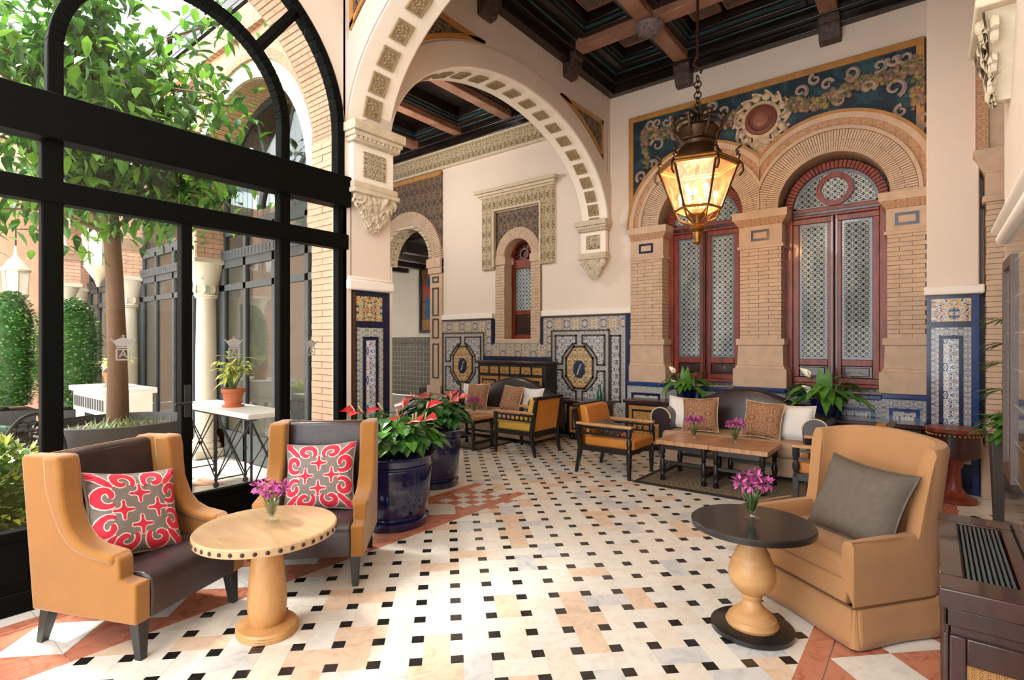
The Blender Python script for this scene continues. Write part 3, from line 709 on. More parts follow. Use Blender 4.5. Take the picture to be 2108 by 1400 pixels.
# doorway with brick arch left of the dado, room beyond
dw = struct('door_1'); DX, DR, DRo = -8.72, .7, 1.04
dring = lambda q, n=30: [(DX+q*cos(pi*i/n), 3.2+q*1.02*sin(pi*i/n)) for i in range(n+1)]
vs = MB()
for i in range(70):
    a0, a1 = pi*i/70+.005, pi*(i+1)/70-.005
    vs.prism([(DX+r_*cos(a), 3.2+r_*1.02*sin(a)) for r_, a in ((DR+.06,a0),(DRo,a0),(DRo,a1),(DR+.06,a1))], 1, YB-.07, YB+.05)
vs.build('arch_brick', M['brick'], dw, kind='stuff')
MB().strip(dring(DR+.02), dring(DRo), 1, YB-.05, YB+.1).build('arch_bed', M['mortar'], dw)
MB().strip(dring(DR-.005), dring(DR+.06), 1, YB-.08, YB+.28).build('arch_soffit', ornament('soffit_tile', [(0,C(28,32,48)),(.40,C(206,190,158)),(.62,C(120,84,56))], (.22,.22), 1.6, (1,2), .4), dw)
dxs = [-9.8+i*2.1/30 for i in range(31)]
MB().strip([(x, max(3.2, 3.2+(sqrt(max(0, 1-((x-DX)/DRo)**2))*DRo*1.02))) for x in dxs], [(x, 4.92) for x in dxs], 1, YB-.03, YB).build('mural_ground', M['muralX'], dw)
MB().box((-9.8,YB-.06,4.86),(-7.7,YB,4.95)).build('mural_border', M['gold'], dw)
for a, b, e in ((-8.02,-7.68,.2),(-9.76,-9.43,.02)):
    mb = MB().box((a,YB-.05,0),(b,YB+e,3.2)); mb.box((a-.06,YB-.1,3.02),(b,YB+e,3.2)).box((a-.03,YB-.08,2.9),(b,YB+e,3.02)).box((a-.05,YB-.09,.5),(b,YB+e,.66)); mb.build('door_jamb', M['brick'], dw, bevel=.006)
    for z0, z1 in ((2.72,2.84),(2.05,2.62),(1.6,2.0),(.8,1.5)):
        f = MB(); frame_rect(f, 1, YB-.05, a+.08, b-.08, z0, z1, .028, -.012, 0); f.build('jamb_tile_frame', M['brown_line'], dw)
rb = struct('wall_far')
MB().box((-16,YB,0),(-9.8,8.0,HC)).box((-15.6,2.9,0),(-15.5,10.4,5.4)).box((-14,10.4,0),(-6,10.5,5.4)).build('plaster', M['white'], rb); MB().box((-7.0,8,0),(-6.9,10.4,5.4)).build('plaster', M['white'], rb)
slab('tile_dado', M['az_green'], rb, 1, 10.4, -14, -6.9, 0, 1.68, -.03, 0); slab('dado_line', M['brown_line'], rb, 1, 10.4, -14, -6.9, 1.5, 1.54, -.04, 0)
mb = MB()
for i in range(9): mb.box((-14+i*.9,8,3.55),(-13.8+i*.9,10.4,3.8))
mb.build('ceiling_joist', M['dwood'], rb, kind='stuff'); MB().box((-16,7.86,3.84),(-6,8.1,5.3)).box((-16,8,3.8),(-6,10.5,3.86)).box((-16,2.95,5.98),(-9.8,8.0,6.05)).build('ceiling_board', M['dwood'], rb)
# cornice of the inner room
mb = MB().box((-9.8,YB-.05,5.02),(-4.42,YB,5.3)); mb.build('trim_3', M['stucco'], None, kind='structure')
mb = MB().box((-9.8,YB-.1,5.3),(-4.42,YB,5.38)).box((-9.8,YB-.07,4.97),(-4.42,YB,5.02)); mb.build('trim_4', M['gold'] if False else M['stone'], None, kind='structure', bevel=.01)

# ------------------------------------------------------------------ right pilaster on the back wall
rp = struct('wall_right')
MB().box((-.05,6.95,2.06),(.36,7.56,HC)).build('plaster', M['plaster'], rp, bevel=.012); MB().box((.36,7.2,2.06),(.46,7.56,HC)).build('plaster', M['plaster'], rp)
MB().box((-.07,6.91,1.99),(.4,7.56,2.08)).build('dado_cap', M['white'], rp, bevel=.015)
MB().box((-.05,6.97,0),(.36,7.56,1.99)).build('tile_core', M['navy'], rp); MB().box((.36,7.15,0),(.47,7.56,1.99)).build('tile_return', M['navy'], rp)
PX = lambda n, m, a, b, z0, z1, d: slab(n, M[m], rp, 1, 6.97, a, b, z0, z1, -d, .01)
PX('tile_picture', 'az_topX', -.01, .3, 1.72, 1.95, .012); PX('tile_border', 'az_borderB', -.01, .3, .52, 1.66, .012)
f = MB(); frame_rect(f, 1, 6.97, .05, .24, .6, 1.58, .035, -.022, 0); f.build('tile_frame', M['navy'], rp); PX('tile_panel', 'az_panelX', .085, .205, .635, 1.545, .018)
PX('blue_edge', 'bluet', .31, .36, 0, 1.99, .014); PX('tile_frieze', 'az_border', -.01, .3, .3, .4, .014)
# brick pier with arch right of the pilaster
mb = MB().box((.42,6.9,0),(.92,7.5,3.2)); mb.build('brick_core', M['mortar'], rp)
br = MB(); bricks(br, 1, 6.9, .42, .92, .5, 2.86, -1); bricks(br, 0, .42, 6.9, 7.3, .5, 2.86, -1); br.build('pier_brick', M['brick'], rp, kind='stuff')
MB().box((.37,6.84,0),(.95,7.5,.5)).build('pier_plinth', M['brick'], rp, bevel=.01)
mb = MB().box((.38,6.85,2.86),(.95,7.5,2.92)).box((.4,6.88,2.92),(.95,7.5,3.14)); mb.frustum((.67,7.2,3.14),(.54,.64),(.67,7.2,3.3),(.7,.8)).box((.31,6.8,3.3),(.98,7.5,3.36)); mb.build('pier_capital', M['brick'], rp, bevel=.006)
mb = MB().box((.36,6.86,3.36),(.95,7.4,HC+.6)); mb.build('arch_brick', M['brick'], rp); MB().box((.33,6.83,3.36),(.42,7.3,HC+.6)).build('arch_frieze', M['terra_relief'], rp)
f = MB(); frame_rect(f, 1, 6.86, .56, .9, 3.5, 5.6, .05, -.02, .01); frame_rect(f, 1, 6.88, .56, .76, 2.96, 3.08, .03, -.02, .01); frame_rect(f, 1, 6.89, .58, .8, 1.4, 2.7, .035, -.02, .01); f.build('blue_tile_frame', M['navy'], rp)
# near right wall, arch respond and dado
MB().box((1.6,3.0,0),(1.7,7.7,HC+.7)).box((.42,YB,0),(1.7,8.0,HC+.7)).box((.5,3.0,0),(1.7,3.21,HC+.7)).build('plaster', M['plaster'], rp)
MB().box((.25,-2.5,1.98),(.5,3.21,HC)).build('plaster', M['plaster'], rp); MB().box((.25,-2.5,0),(.5,3.21,1.98)).build('tile_dado', M['tileX'], rp)
MB().box((.222,-2.5,1.94),(.3,3.24,1.985)).box((.205,-2.5,1.985),(.3,3.24,2.02)).build('dado_cap', M['white'], rp, bevel=.015)
MB().box((.235,-2.5,0),(.26,3.215,.5)).build('skirting', M['stone'], rp)
mb = MB(); frame_rect(mb, 0, .25, 2.84, 3.15, .95, 1.85, .04, -.012, 0); mb.build('tile_frame', M['brown_line'], rp)

# ------------------------------------------------------------------ arches (semi-elliptical), column and consoles
def soffit_panels(parent, ax, c, mid, n, t0, t1, W_=.175):
    A, B, Z0 = 2.13, 1.36, 3.33
    base = MB(); frame_rect(base, 1, 0, -W_/2, W_/2, -W_/2, W_/2, .018, -.016, 0); base.box((-W_/2+.018,-.006,-W_/2+.018),(W_/2-.018,0,W_/2-.018))
    for k in range(13): a = k*2.4; r = .06*sqrt(k/13); base.ball((r*cos(a),-.006,r*sin(a)), .014, 6, 4)
    me = base.mesh('rosette_panel'); me.materials.append(M['rosette'])
    for i in range(n):
        t = t0+(t1-t0)*i/(n-1); u = c+A*cos(t); z = Z0+B*sin(t)
        tx, tz = -A*sin(t), B*cos(t); L = sqrt(tx*tx+tz*tz); tx /= L; tz /= L; nx, nz = -B*cos(t), -A*sin(t); L = sqrt(nx*nx+nz*nz); nx /= L; nz /= L
        o = bpy.data.objects.new('rosette_panel', me); COL.objects.link(o); o.parent = parent
        if ax == 0:   # arch runs along Y, width along X: local x -> X, local z -> tangent, local -y -> inward normal
            Mx = Matrix(((1,0,0,mid),(0,-nx,tx,u+nx*.016),(0,-nz,tz,z+nz*.016),(0,0,0,1)))
        else:
            Mx = Matrix(((0,-nx,tx,u+nx*.016),(1,0,0,mid),(0,-nz,tz,z+nz*.016),(0,0,0,1)))
        o.matrix_local = Mx
def arch_wall(name, ax, c, lo, hi, f0, f1, face_sign):
    """wall with a semi-elliptical opening; f0..f1 thickness on the other axis"""
    w = struct(name); A, B, Z0 = 2.13, 1.36, 3.33; n = 56
    t = [pi-pi*i/n for i in range(n+1)]
    us = [c+A*cos(q) for q in t]; zs = [Z0+B*sin(q) for q in t]
    MB().strip(list(zip(us, zs)), [(u, HC) for u in us], ax, f0, f1).build('arch_body', M['grey_pl'], w, smooth=False)
    inn = list(zip(us, zs)); q = .012
    MB().strip([(c+(A-q)*cos(k), Z0+(B-q)*sin(k)) for k in t], [(c+(A+.03)*cos(k), Z0+(B+.03)*sin(k)) for k in t], ax, f0-.004, f1+.004).build('arch_soffit', M['lit'], w)
    ring = MB()
    for F in (f0, f1):
        a, b = (F-.022, F) if F == f0 else (F, F+.022)
        ring.strip([(c+A*cos(k), Z0+B*sin(k)) for k in t], [(c+(A+.29)*cos(k), Z0+(B+.24)*sin(k)) for k in t], ax, a, b)
    ring.build('archivolt', M['grey_pl'], w)
    return w
wl = arch_wall('wall_left', 0, 5.34, 3.21, 7.47, -4.42, -3.98, 1)
MB().box((-4.42,2.805,3.33),(-3.98,3.22,HC)).box((-4.42,7.46,3.3),(-3.98,YB+.01,HC)).build('plaster', M['grey_pl'], wl)
soffit_panels(wl, 0, 5.34, -4.2, 21, pi*.985, pi*.015)
def spandrel(parent, ax, fix, sgn, c, u0, u1, n=24):
    A, B, Z0 = 2.46, 1.63, 3.33
    us = [u0+(u1-u0)*i/n for i in range(n+1)]; us = [u for u in us if ell(u, c, A, B, Z0) < 4.875]; lo = [min(ell(u, c, A, B, Z0), 4.885) for u in us]
    b0, b1 = sorted((fix, fix+sgn*.012)); e0, e1 = sorted((fix, fix+sgn*.022))
    ml = [(u, l) for u, l in zip(us, lo) if l < 4.79]
    MB().strip(ml, [(u, 4.89) for u, l in ml], ax, b0, b1).build('spandrel_mural', M['muralY'] if ax == 0 else M['muralX'], parent)
    g = MB().strip([(u, max(4.84, l)) for u, l in zip(us, lo)], [(u, 4.9) for u in us], ax, e0, e1)
    g.strip(list(zip(us, lo)), [(u, min(l+.05, 4.9)) for u, l in zip(us, lo)], ax, e0, e1)
    ue = u1 if abs(u1-c) > abs(u0-c) else u0; s_ = 1 if ue > c else -1; a, b = sorted((ue, ue-s_*.05)); z0 = min(lo)
    g.box((e0,a,z0),(e1,b,4.9)) if ax == 0 else g.box((a,e0,z0),(b,e1,4.9))
    g.build('spandrel_border', M['gold'], parent)
spandrel(wl, 0, -3.98, 1, 5.34, 5.74, 7.3); spandrel(wl, 0, -3.98, 1, 5.34, 3.28, 4.98)
wf = arch_wall('wall_front', 1, -1.87, -4.0, .26, 2.78, 3.21, -1)
soffit_panels(wf, 1, -1.87, 2.995, 21, pi*.985, pi*.015)
spandrel(wf, 1, 2.78, -1, -1.87, -3.95, -2.2); spandrel(wf, 1, 2.78, -1, -1.87, -1.5, .2)
# column pier between glass wall and arch
MB().box((-4.42,2.78,2.06),(-3.98,3.235,3.4)).build('column_shaft', M['plaster'], wl, bevel=.012)
MB().box((-4.42,2.8,0),(-4.0,3.235,1.97)).build('column_tile_core', M['navy'], wl)
MB().box((-4.44,2.75,1.97),(-3.94,3.25,2.06)).build('dado_cap', M['white'], wl, bevel=.015); MB().box((-4.44,2.77,2.06),(-3.96,3.23,2.09)).build('dado_cap', M['white'], wl, bevel=.008)
CY = lambda n, m, a, b, z0, z1, d: slab(n, M[m], wl, 0, -4.0, a, b, z0, z1, 0, d)
CY('tile_picture', 'az_topY', 2.86, 3.14, 1.7, 1.92, .012); CY('tile_border', 'az_borderY', 2.87, 3.15, .1, 1.64, .012)
f = MB(); frame_rect(f, 0, -4.0, 2.925, 3.09, .2, 1.56, .03, 0, .022); f.build('tile_frame', M['navy'], wl); CY('tile_panel', 'az_panelY', 2.955, 3.06, .23, 1.53, .018)
CY('wood_edge', 'brown_line', 2.815, 2.85, 0, 1.95, .016)
def console(parent, M4):
    """hanging bracket: local x across (0.5 wide), y out of the wall (0.16), z up from the tip"""
    def bx(mb, w, d, z0, z1): return mb.box((-w/2,-.02,z0),(w/2,d,z1))
    mb = MB(); bx(mb,.5,.12,.74,.78); bx(mb,.56,.17,.82,.9); bx(mb,.53,.145,.78,.82); bx(mb,.48,.1,.34,.4); bx(mb,.5,.12,.3,.34)
    mb.v = [tuple(M4 @ Vector(p)) for p in mb.v]; mb.build('console_block', M['stone'], parent, bevel=.008)
    mb = MB(); bx(mb,.44,.06,.4,.74); mb.v = [tuple(M4 @ Vector(p)) for p in mb.v]; mb.build('console_plaster', M['lit'], parent, bevel=.006)
    mb = MB().box((-.12,.05,.46),(.12,.075,.68)); mb.v = [tuple(M4 @ Vector(p)) for p in mb.v]; mb.build('console_panel', M['stuccoY'] if abs(M4[0][0]) < .5 else M['stucco'], parent)
    mb = MB()
    for k in range(11): mb.box((-.24+k*.046,.1,.755),(-.215+k*.046,.135,.785))
    mb.v = [tuple(M4 @ Vector(p)) for p in mb.v]; mb.build('console_dentil', M['stone'], parent, kind='stuff')
    mb = MB(); rnd = random.Random(3)
    mb.frustum((0,.02,0),(.05,.05),(0,.03,.3),(.4,.12))
    for i in range(130):
        t = rnd.random(); w = .19*(1-t)**.9+.02; x = rnd.uniform(-w, w); y = .045+.05*(1-t)
        mb.leaf((x, y, .31-.29*t), (x*2.2+rnd.uniform(-.4,.4), rnd.uniform(-.05,.12), -1+rnd.random()*.8), (0,1,.1), .055+.035*(1-t), .05+.02*(1-t), .2, .12)
    for i in range(48):
        t = rnd.random(); w = .19*(1-t)+.01; mb.ball((rnd.uniform(-w,w), .02+.075*(1-t)*rnd.random()**.5, .29-.27*t), .02+.012*(1-t), 8, 6, (1,.8,1.2))
    for s_ in (-1, 1):
        for z, r in ((.22,.06),(.12,.045),(.05,.03)):
            pts = [(s_*(.02+(.16*(z/.22))*1)+s_*r*(1-.05*k)*cos(k*.5)*.7, .06, z+r*(1-.05*k)*sin(k*.5)) for k in range(14)]
            mb.tube(pts, .014, 5)
    mb.v = [tuple(M4 @ Vector(p)) for p in mb.v]; mb.build('console_foliage', M['stone'], parent)
console(wl, Matrix.Translation((-3.98,2.995,2.5)) @ Matrix.Rotation(-pi/2, 4, 'Z'))
console(wl, Matrix.Translation((-4.2,7.47,2.52)) @ Matrix.Rotation(pi, 4, 'Z'))
console(rp, Matrix.Translation((.25,2.995,2.5)) @ Matrix.Rotation(pi/2, 4, 'Z'))

# ------------------------------------------------------------------ ceilings
def coffers(name, x0, x1, y0, y1, bx, by, ztop, detail=True):
    ce = struct(name); zb = HC-.03
    MB().box((x0,y0,ztop),(x1,y1,ztop+.08)).build('ceiling_board', M['dwood'], ce)
    for n_, b0, b1, d, z0, z1, m in (('cornice_beam',.0,.12,0,zb,zb+.12,'dwood'),('cornice_step',0,.2,0,zb+.12,zb+.24,'dwood'),('cornice_line',.0,.225,0,zb+.24,zb+.265,'teal'),('cornice_step',0,.3,0,zb+.265,ztop,'dwood')):
        mb = MB(); mb.box((x0,y0,z0),(x0+b1,y1,z1)).box((x1-b1,y0,z0),(x1,y1,z1)).box((x0+b1,y0,z0),(x1-b1,y0+b1,z1)).box((x0+b1,y1-b1,z0),(x1-b1,y1,z1)); mb.build(n_, M[m], ce, bevel=.01)
    zbm = zb+.14
    for x in bx: MB().box((x-.1,y0,zbm),(x+.1,y1,ztop)).build('beam', M['beam'], ce, bevel=.012)
    for y in by:
        MB().box((x0,y-.1,zbm+.002),(x1,y+.1,ztop)).build('beam', M['beam'], ce, bevel=.012)
    X = [x0+.3]+[v for b in bx for v in (b-.1, b+.1)]+[x1-.3]; Y = [y0+.3]+[v for b in by for v in (b-.1, b+.1)]+[y1-.3]
    for i in range(0, len(X), 2):
        for j in range(0, len(Y), 2):
            a, b, p, q = X[i], X[i+1], Y[j], Y[j+1]
            mb = MB()
            for e, z0, z1 in ((.1, zbm+.09, zbm+.17), (.17, zbm+.17, ztop)):
                mb.box((a,p,z0),(a+e,q,z1)).box((b-e,p,z0),(b,q,z1)).box((a+e,p,z0),(b-e,p+e,z1)).box((a+e,q-e,z0),(b-e,q,z1))
            mb.build('coffer_moulding', M['dwood'], ce, bevel=.012)
            e = .1; mb = MB()
            mb.box((a+e,p+e,zbm+.13),(a+e+.02,q-e,zbm+.165)).box((b-e-.02,p+e,zbm+.13),(b-e,q-e,zbm+.165)).box((a+e,p+e,zbm+.13),(b-e,p+e+.02,zbm+.165)).box((a+e,q-e-.02,zbm+.13),(b-e,q-e,zbm+.165)); mb.build('coffer_line', M['teal'], ce)
            if detail:
                nx, ny = max(1, round((b-a-.34)/.5)), max(1, round((q-p-.34)/.5)); wx, wy = (b-a-.34)/nx, (q-p-.34)/ny
                for u in range(nx):
                    for v in range(ny):
                        c0, c1 = a+.17+u*wx, p+.17+v*wy
                        MB().box((c0+.05,c1+.05,ztop-.035),(c0+wx-.05,c1+wy-.05,ztop)).build('carved_panel', M['carved'], ce)
                        f = MB().box((c0+.03,c1+.03,ztop-.05),(c0+wx-.03,c1+.05,ztop)).box((c0+.03,c1+wy-.05,ztop-.05),(c0+wx-.03,c1+wy-.03,ztop)).box((c0+.03,c1+.03,ztop-.05),(c0+.05,c1+wy-.03,ztop)).box((c0+wx-.05,c1+.03,ztop-.05),(c0+wx-.03,c1+wy-.03,ztop)); f.build('panel_bead', M['beam'], ce)
    return ce, zbm
BX, BY = (-2.78, -.98), (4.55, 6.3)
ce, zbm = coffers('ceiling', -3.98, 1.6, 3.21, YB, BX, BY, HC+.44)
def corbel(parent, Mx):
    prof = [(0,.0),(.16,0),(.2,-.03),(.2,-.07),(.17,-.1),(.17,-.16),(.12,-.24),(.1,-.3),(0,-.32)]
    mb = MB().prism(prof, 0, -.115, .115); mb.v = [tuple(Mx @ Vector(p)) for p in mb.v]; mb.build('corbel', M['carvedX'], parent, bevel=.008)
for x in BX: corbel(ce, Matrix.Translation((x, YB, zbm)) @ Matrix.Rotation(pi, 4, 'Z'))
for y in BY+(2.9+.6,): corbel(ce, Matrix.Translation((-3.98, y, zbm)) @ Matrix.Rotation(-pi/2, 4, 'Z'))
for x in BX:
    for y in BY:
        mb = MB(); mb.lathe([(.17,0),(.18,-.02),(.15,-.06),(.1,-.1),(.06,-.12),(.0,-.125)], 16, Matrix.Translation((x,y,zbm)))
        for k in range(30): a = k*2.4; r = .16*sqrt(k/30); mb.ball((x+r*cos(a), y+r*sin(a), zbm-.12+.08*(r/.16)**2), .026, 6, 4)
        mb.build('beam_rosette', simple('rosette_silvered', C(128,112,112), .6, var=.4, scale=30) if not bpy.data.materials.get('rosette_silvered') else bpy.data.materials['rosette_silvered'], ce, smooth=True)
ce2, _ = coffers('ceiling_inner', -9.8, -4.42, 2.9, YB, (-8.3,-7.1,-5.9), (3.7,), HC+.44, False); ce2.name = 'ceiling.001'
MB().box((-4.1,-2.6,HC),(.5,2.78,HC+.1)).build('ceiling.002', M['white'], None, kind='structure')
# ------------------------------------------------------------------ glass wall to the courtyard (X = -4.02)
gw = struct('window_4'); GX = -4.02; GC, GZ, GRO, GRI = 1.5, 3.3, 1.22, .735
garc = lambda r, n=40, zc=GZ: [(GC+r*cos(pi-pi*i/n), zc+r*sin(pi-pi*i/n)) for i in range(n+1)]
MB().strip(garc(GRO+.02), [(p[0], HC) for p in garc(GRO+.02)], 0, -4.14, -3.98).build('plaster', M['plaster'], gw)
MB().box((-4.14,2.72,0),(-3.98,2.8,HC)).box((-4.14,-2.5,0),(-3.98,.26,HC)).build('plaster', M['plaster'], gw)
def fr(name, *bxs):
    mb = MB()
    for a, b in bxs: mb.box(a, b)
    return mb.build(name, M['black_fr'], gw, bevel=.008)
for a, b, h in ((.74,.84,2.95),(1.46,1.53,2.35),(2.15,2.24,2.95),(2.67,2.76,2.95),(.25,.33,2.95)): fr('stile', ((GX-.04,a,0),(GX+.04,b,h)))
fr('transom', ((GX-.06,.25,2.67),(GX+.09,2.77,2.93))); fr('transom', ((GX-.05,.25,2.31),(GX+.05,2.77,2.44)))
fr('bottom_rail', ((GX-.03,.25,0),(GX+.03,2.77,.46))); fr('kick_board', ((GX+.02,.25,0),(GX+.045,2.77,.12)))
for a, b in ((.84,1.46),(1.53,2.15),(.33,.74),(2.24,2.67)): fr('kick_panel', ((GX+.025,a+.05,.17),(GX+.038,b-.05,.4)))
MB().strip(garc(GRO-.06), garc(GRO+.01), 0, GX-.05, GX+.05).build('outer_arch_bar', M['black_fr'], gw, bevel=.006)
MB().strip(garc(GRI-.075, zc=3.2), garc(GRI, zc=3.2), 0, GX-.045, GX+.045).build('inner_arch_bar', M['black_fr'], gw, bevel=.006)
for s_ in (-1, 1): fr('stile', ((GX-.045,GC+s_*(GRI-.0375)-.0375,2.9),(GX+.045,GC+s_*(GRI-.0375)+.0375,3.21))); fr('stile', ((GX-.05,GC+s_*(GRO-.025)-.035,2.9),(GX+.05,GC+s_*(GRO-.025)+.035,3.31)))
for s_ in (-1, 1): MB().bar((GX, GC+s_*(GRI-.04)*cos(.82), 3.2+(GRI-.04)*sin(.82)), (GX, GC+s_*(GRO-.03)*cos(.82), GZ+(GRO-.03)*sin(.82)), .04, 4).build('radial_bar', M['black_fr'], gw)
for a, b in ((.33,.74),(.84,1.46),(1.53,2.15),(2.24,2.67)):
    for z0, z1 in ((.46,2.31),(2.44,2.67)): MB().box((GX-.003,a,z0),(GX+.003,b,z1)).build('pane', M['glass'], gw)
zz = [(GC+(GRO-.06)*cos(pi-pi*i/40), 2.93) for i in range(41)]
MB().strip(zz, garc(GRO-.06), 0, GX-.003, GX+.003).build('pane', M['glass'], gw)
mb = MB().box((GX+.04,1.475,1.0),(GX+.055,1.515,1.22)); mb.tube([(GX+.055,1.5,1.1),(GX+.1,1.5,1.1),(GX+.105,1.4,1.1)], .01, 6); mb.build('door_handle', M['iron'], gw)
def emblem(y, z, s):
    """crown over a small frame with the letter A, etched white on the pane"""
    mb = MB(); x0, x1 = GX+.004, GX+.0055
    P = lambda pts: mb.prism([(y+s*a, z+s*b) for a, b in pts], 0, x0, x1)
    P([(-.3,.0),(.3,.0),(.27,.08),(-.27,.08)])
    P([(-.27,.1),(.27,.1),(.42,.3),(.5,.42),(.36,.4),(.22,.46),(.1,.52),(0,.56),(-.1,.52),(-.22,.46),(-.36,.4),(-.5,.42),(-.42,.3)])
    P([(-.03,.56),(.03,.56),(.03,.68),(-.03,.68)]); P([(-.07,.6),(.07,.6),(.07,.64),(-.07,.64)])
    for sx in (-1, 1): P([(sx*.44,.4),(sx*.52,.38),(sx*.56,.46),(sx*.46,.49)]); P([(sx*.25,-.04),(sx*.32,-.04),(sx*.32,-.55),(sx*.25,-.55)])
    P([(-.32,-.62),(.32,-.62),(.32,-.54),(-.32,-.54)]); P([(-.25,-.04),(.25,-.04),(.25,-.1),(-.25,-.1)])
    P([(-.19,-.46),(-.11,-.46),(.0,-.16),(.0,-.06)]); P([(.19,-.46),(.11,-.46),(.0,-.16),(.0,-.06)]); P([(-.13,-.38),(.13,-.38),(.11,-.31),(-.11,-.31)])
    mb.build('etched_emblem', M['etched'], gw)
emblem(1.14, 1.47, .125); emblem(1.82, 1.47, .125); emblem(2.44, 1.47, .11)

# ------------------------------------------------------------------ courtyard ground and brick reveal
cf = struct('floor_courtyard'); cf.name = 'floor.001'
MB().box((-16,-8,-.13),(-4.06,2.6,-.02)).build('paving_bed', M['marble'], cf)
pv = [MB().box((-.297,-.297,-.02),(.297,.297,0)).mesh('paving_slab') for _ in range(2)]; pv[0].materials.append(MARB[4]); pv[1].materials.append(MARB[0])
pt = MB().prism([(-.29,-.29),(.29,-.29),(0,.0)], 2, -.02, .001).mesh('paving_triangle'); pt.materials.append(simple('paving_terracotta', C(206,150,122), .7, var=.2))
for i in range(13):
    for j in range(9):
        x, y = -4.36-i*.6, 2.3-j*.6
        o = bpy.data.objects.new('paving_slab', pv[(i+j) % 2]); COL.objects.link(o); o.parent = cf; o.location = (x, y, 0)
        if j in (0, 4): inst(o, cf, (x, y, .001), (0,0,pi*(i % 2)), None, pt)
rv = struct('brick_reveal'); rv.name = 'trim_5'
MB().box((-4.5,2.74,0),(-4.14,3.3,5.6)).build('reveal_core', M['omortar'], rv)
ob = MB().box((-.17,-.008,-.026),(.17,.008,.026)).mesh('brick'); ob.materials.append(M['obrick'])
ob2 = MB().box((-.083,-.008,-.026),(.083,.008,.026)).mesh('brick'); ob2.materials.append(M['obrick'])
r = 0; z = .03
while z < 3.3:      # jamb of the reveal, seen through the panes
    spans = ((-4.31, ob),) if r % 2 else ((-4.225, ob2), (-4.398, ob2))
    for xc, me in spans:
        o = bpy.data.objects.new('brick', me); COL.objects.link(o); o.parent = rv; o.location = (xc, 2.735+random.uniform(-.003,.003), z); r_ = 0
    z += .058; r += 1
vs = MB(); n = 90
for i in range(n):  # radial bricks of the arch soffit
    a0, a1 = pi*i/n+.004, pi*(i+1)/n-.004; R0 = GRO+.02+random.uniform(-.003,.003)
    for xa, xb in (((-4.48,-4.31),(-4.305,-4.145)) if i % 2 else ((-4.48,-4.4),(-4.395,-4.225),(-4.22,-4.145))):
        vs.prism([(GC+R0*cos(a0), GZ+R0*sin(a0)), (GC+(R0+.1)*cos(a0), GZ+(R0+.1)*sin(a0)), (GC+(R0+.1)*cos(a1), GZ+(R0+.1)*sin(a1)), (GC+R0*cos(a1), GZ+R0*sin(a1))], 0, xa, xb)
vs.build('arch_brick', M['obrick'], rv, kind='stuff')
MB().strip(garc(GRO+.03), [(p[0], 5.6) for p in garc(GRO+.03)], 0, -4.5, -4.14).build('reveal_wall', M['omortar'], rv)
MB().box((-4.5,-2,0),(-4.14,.27,5.6)).build('reveal_core', M['omortar'], rv)

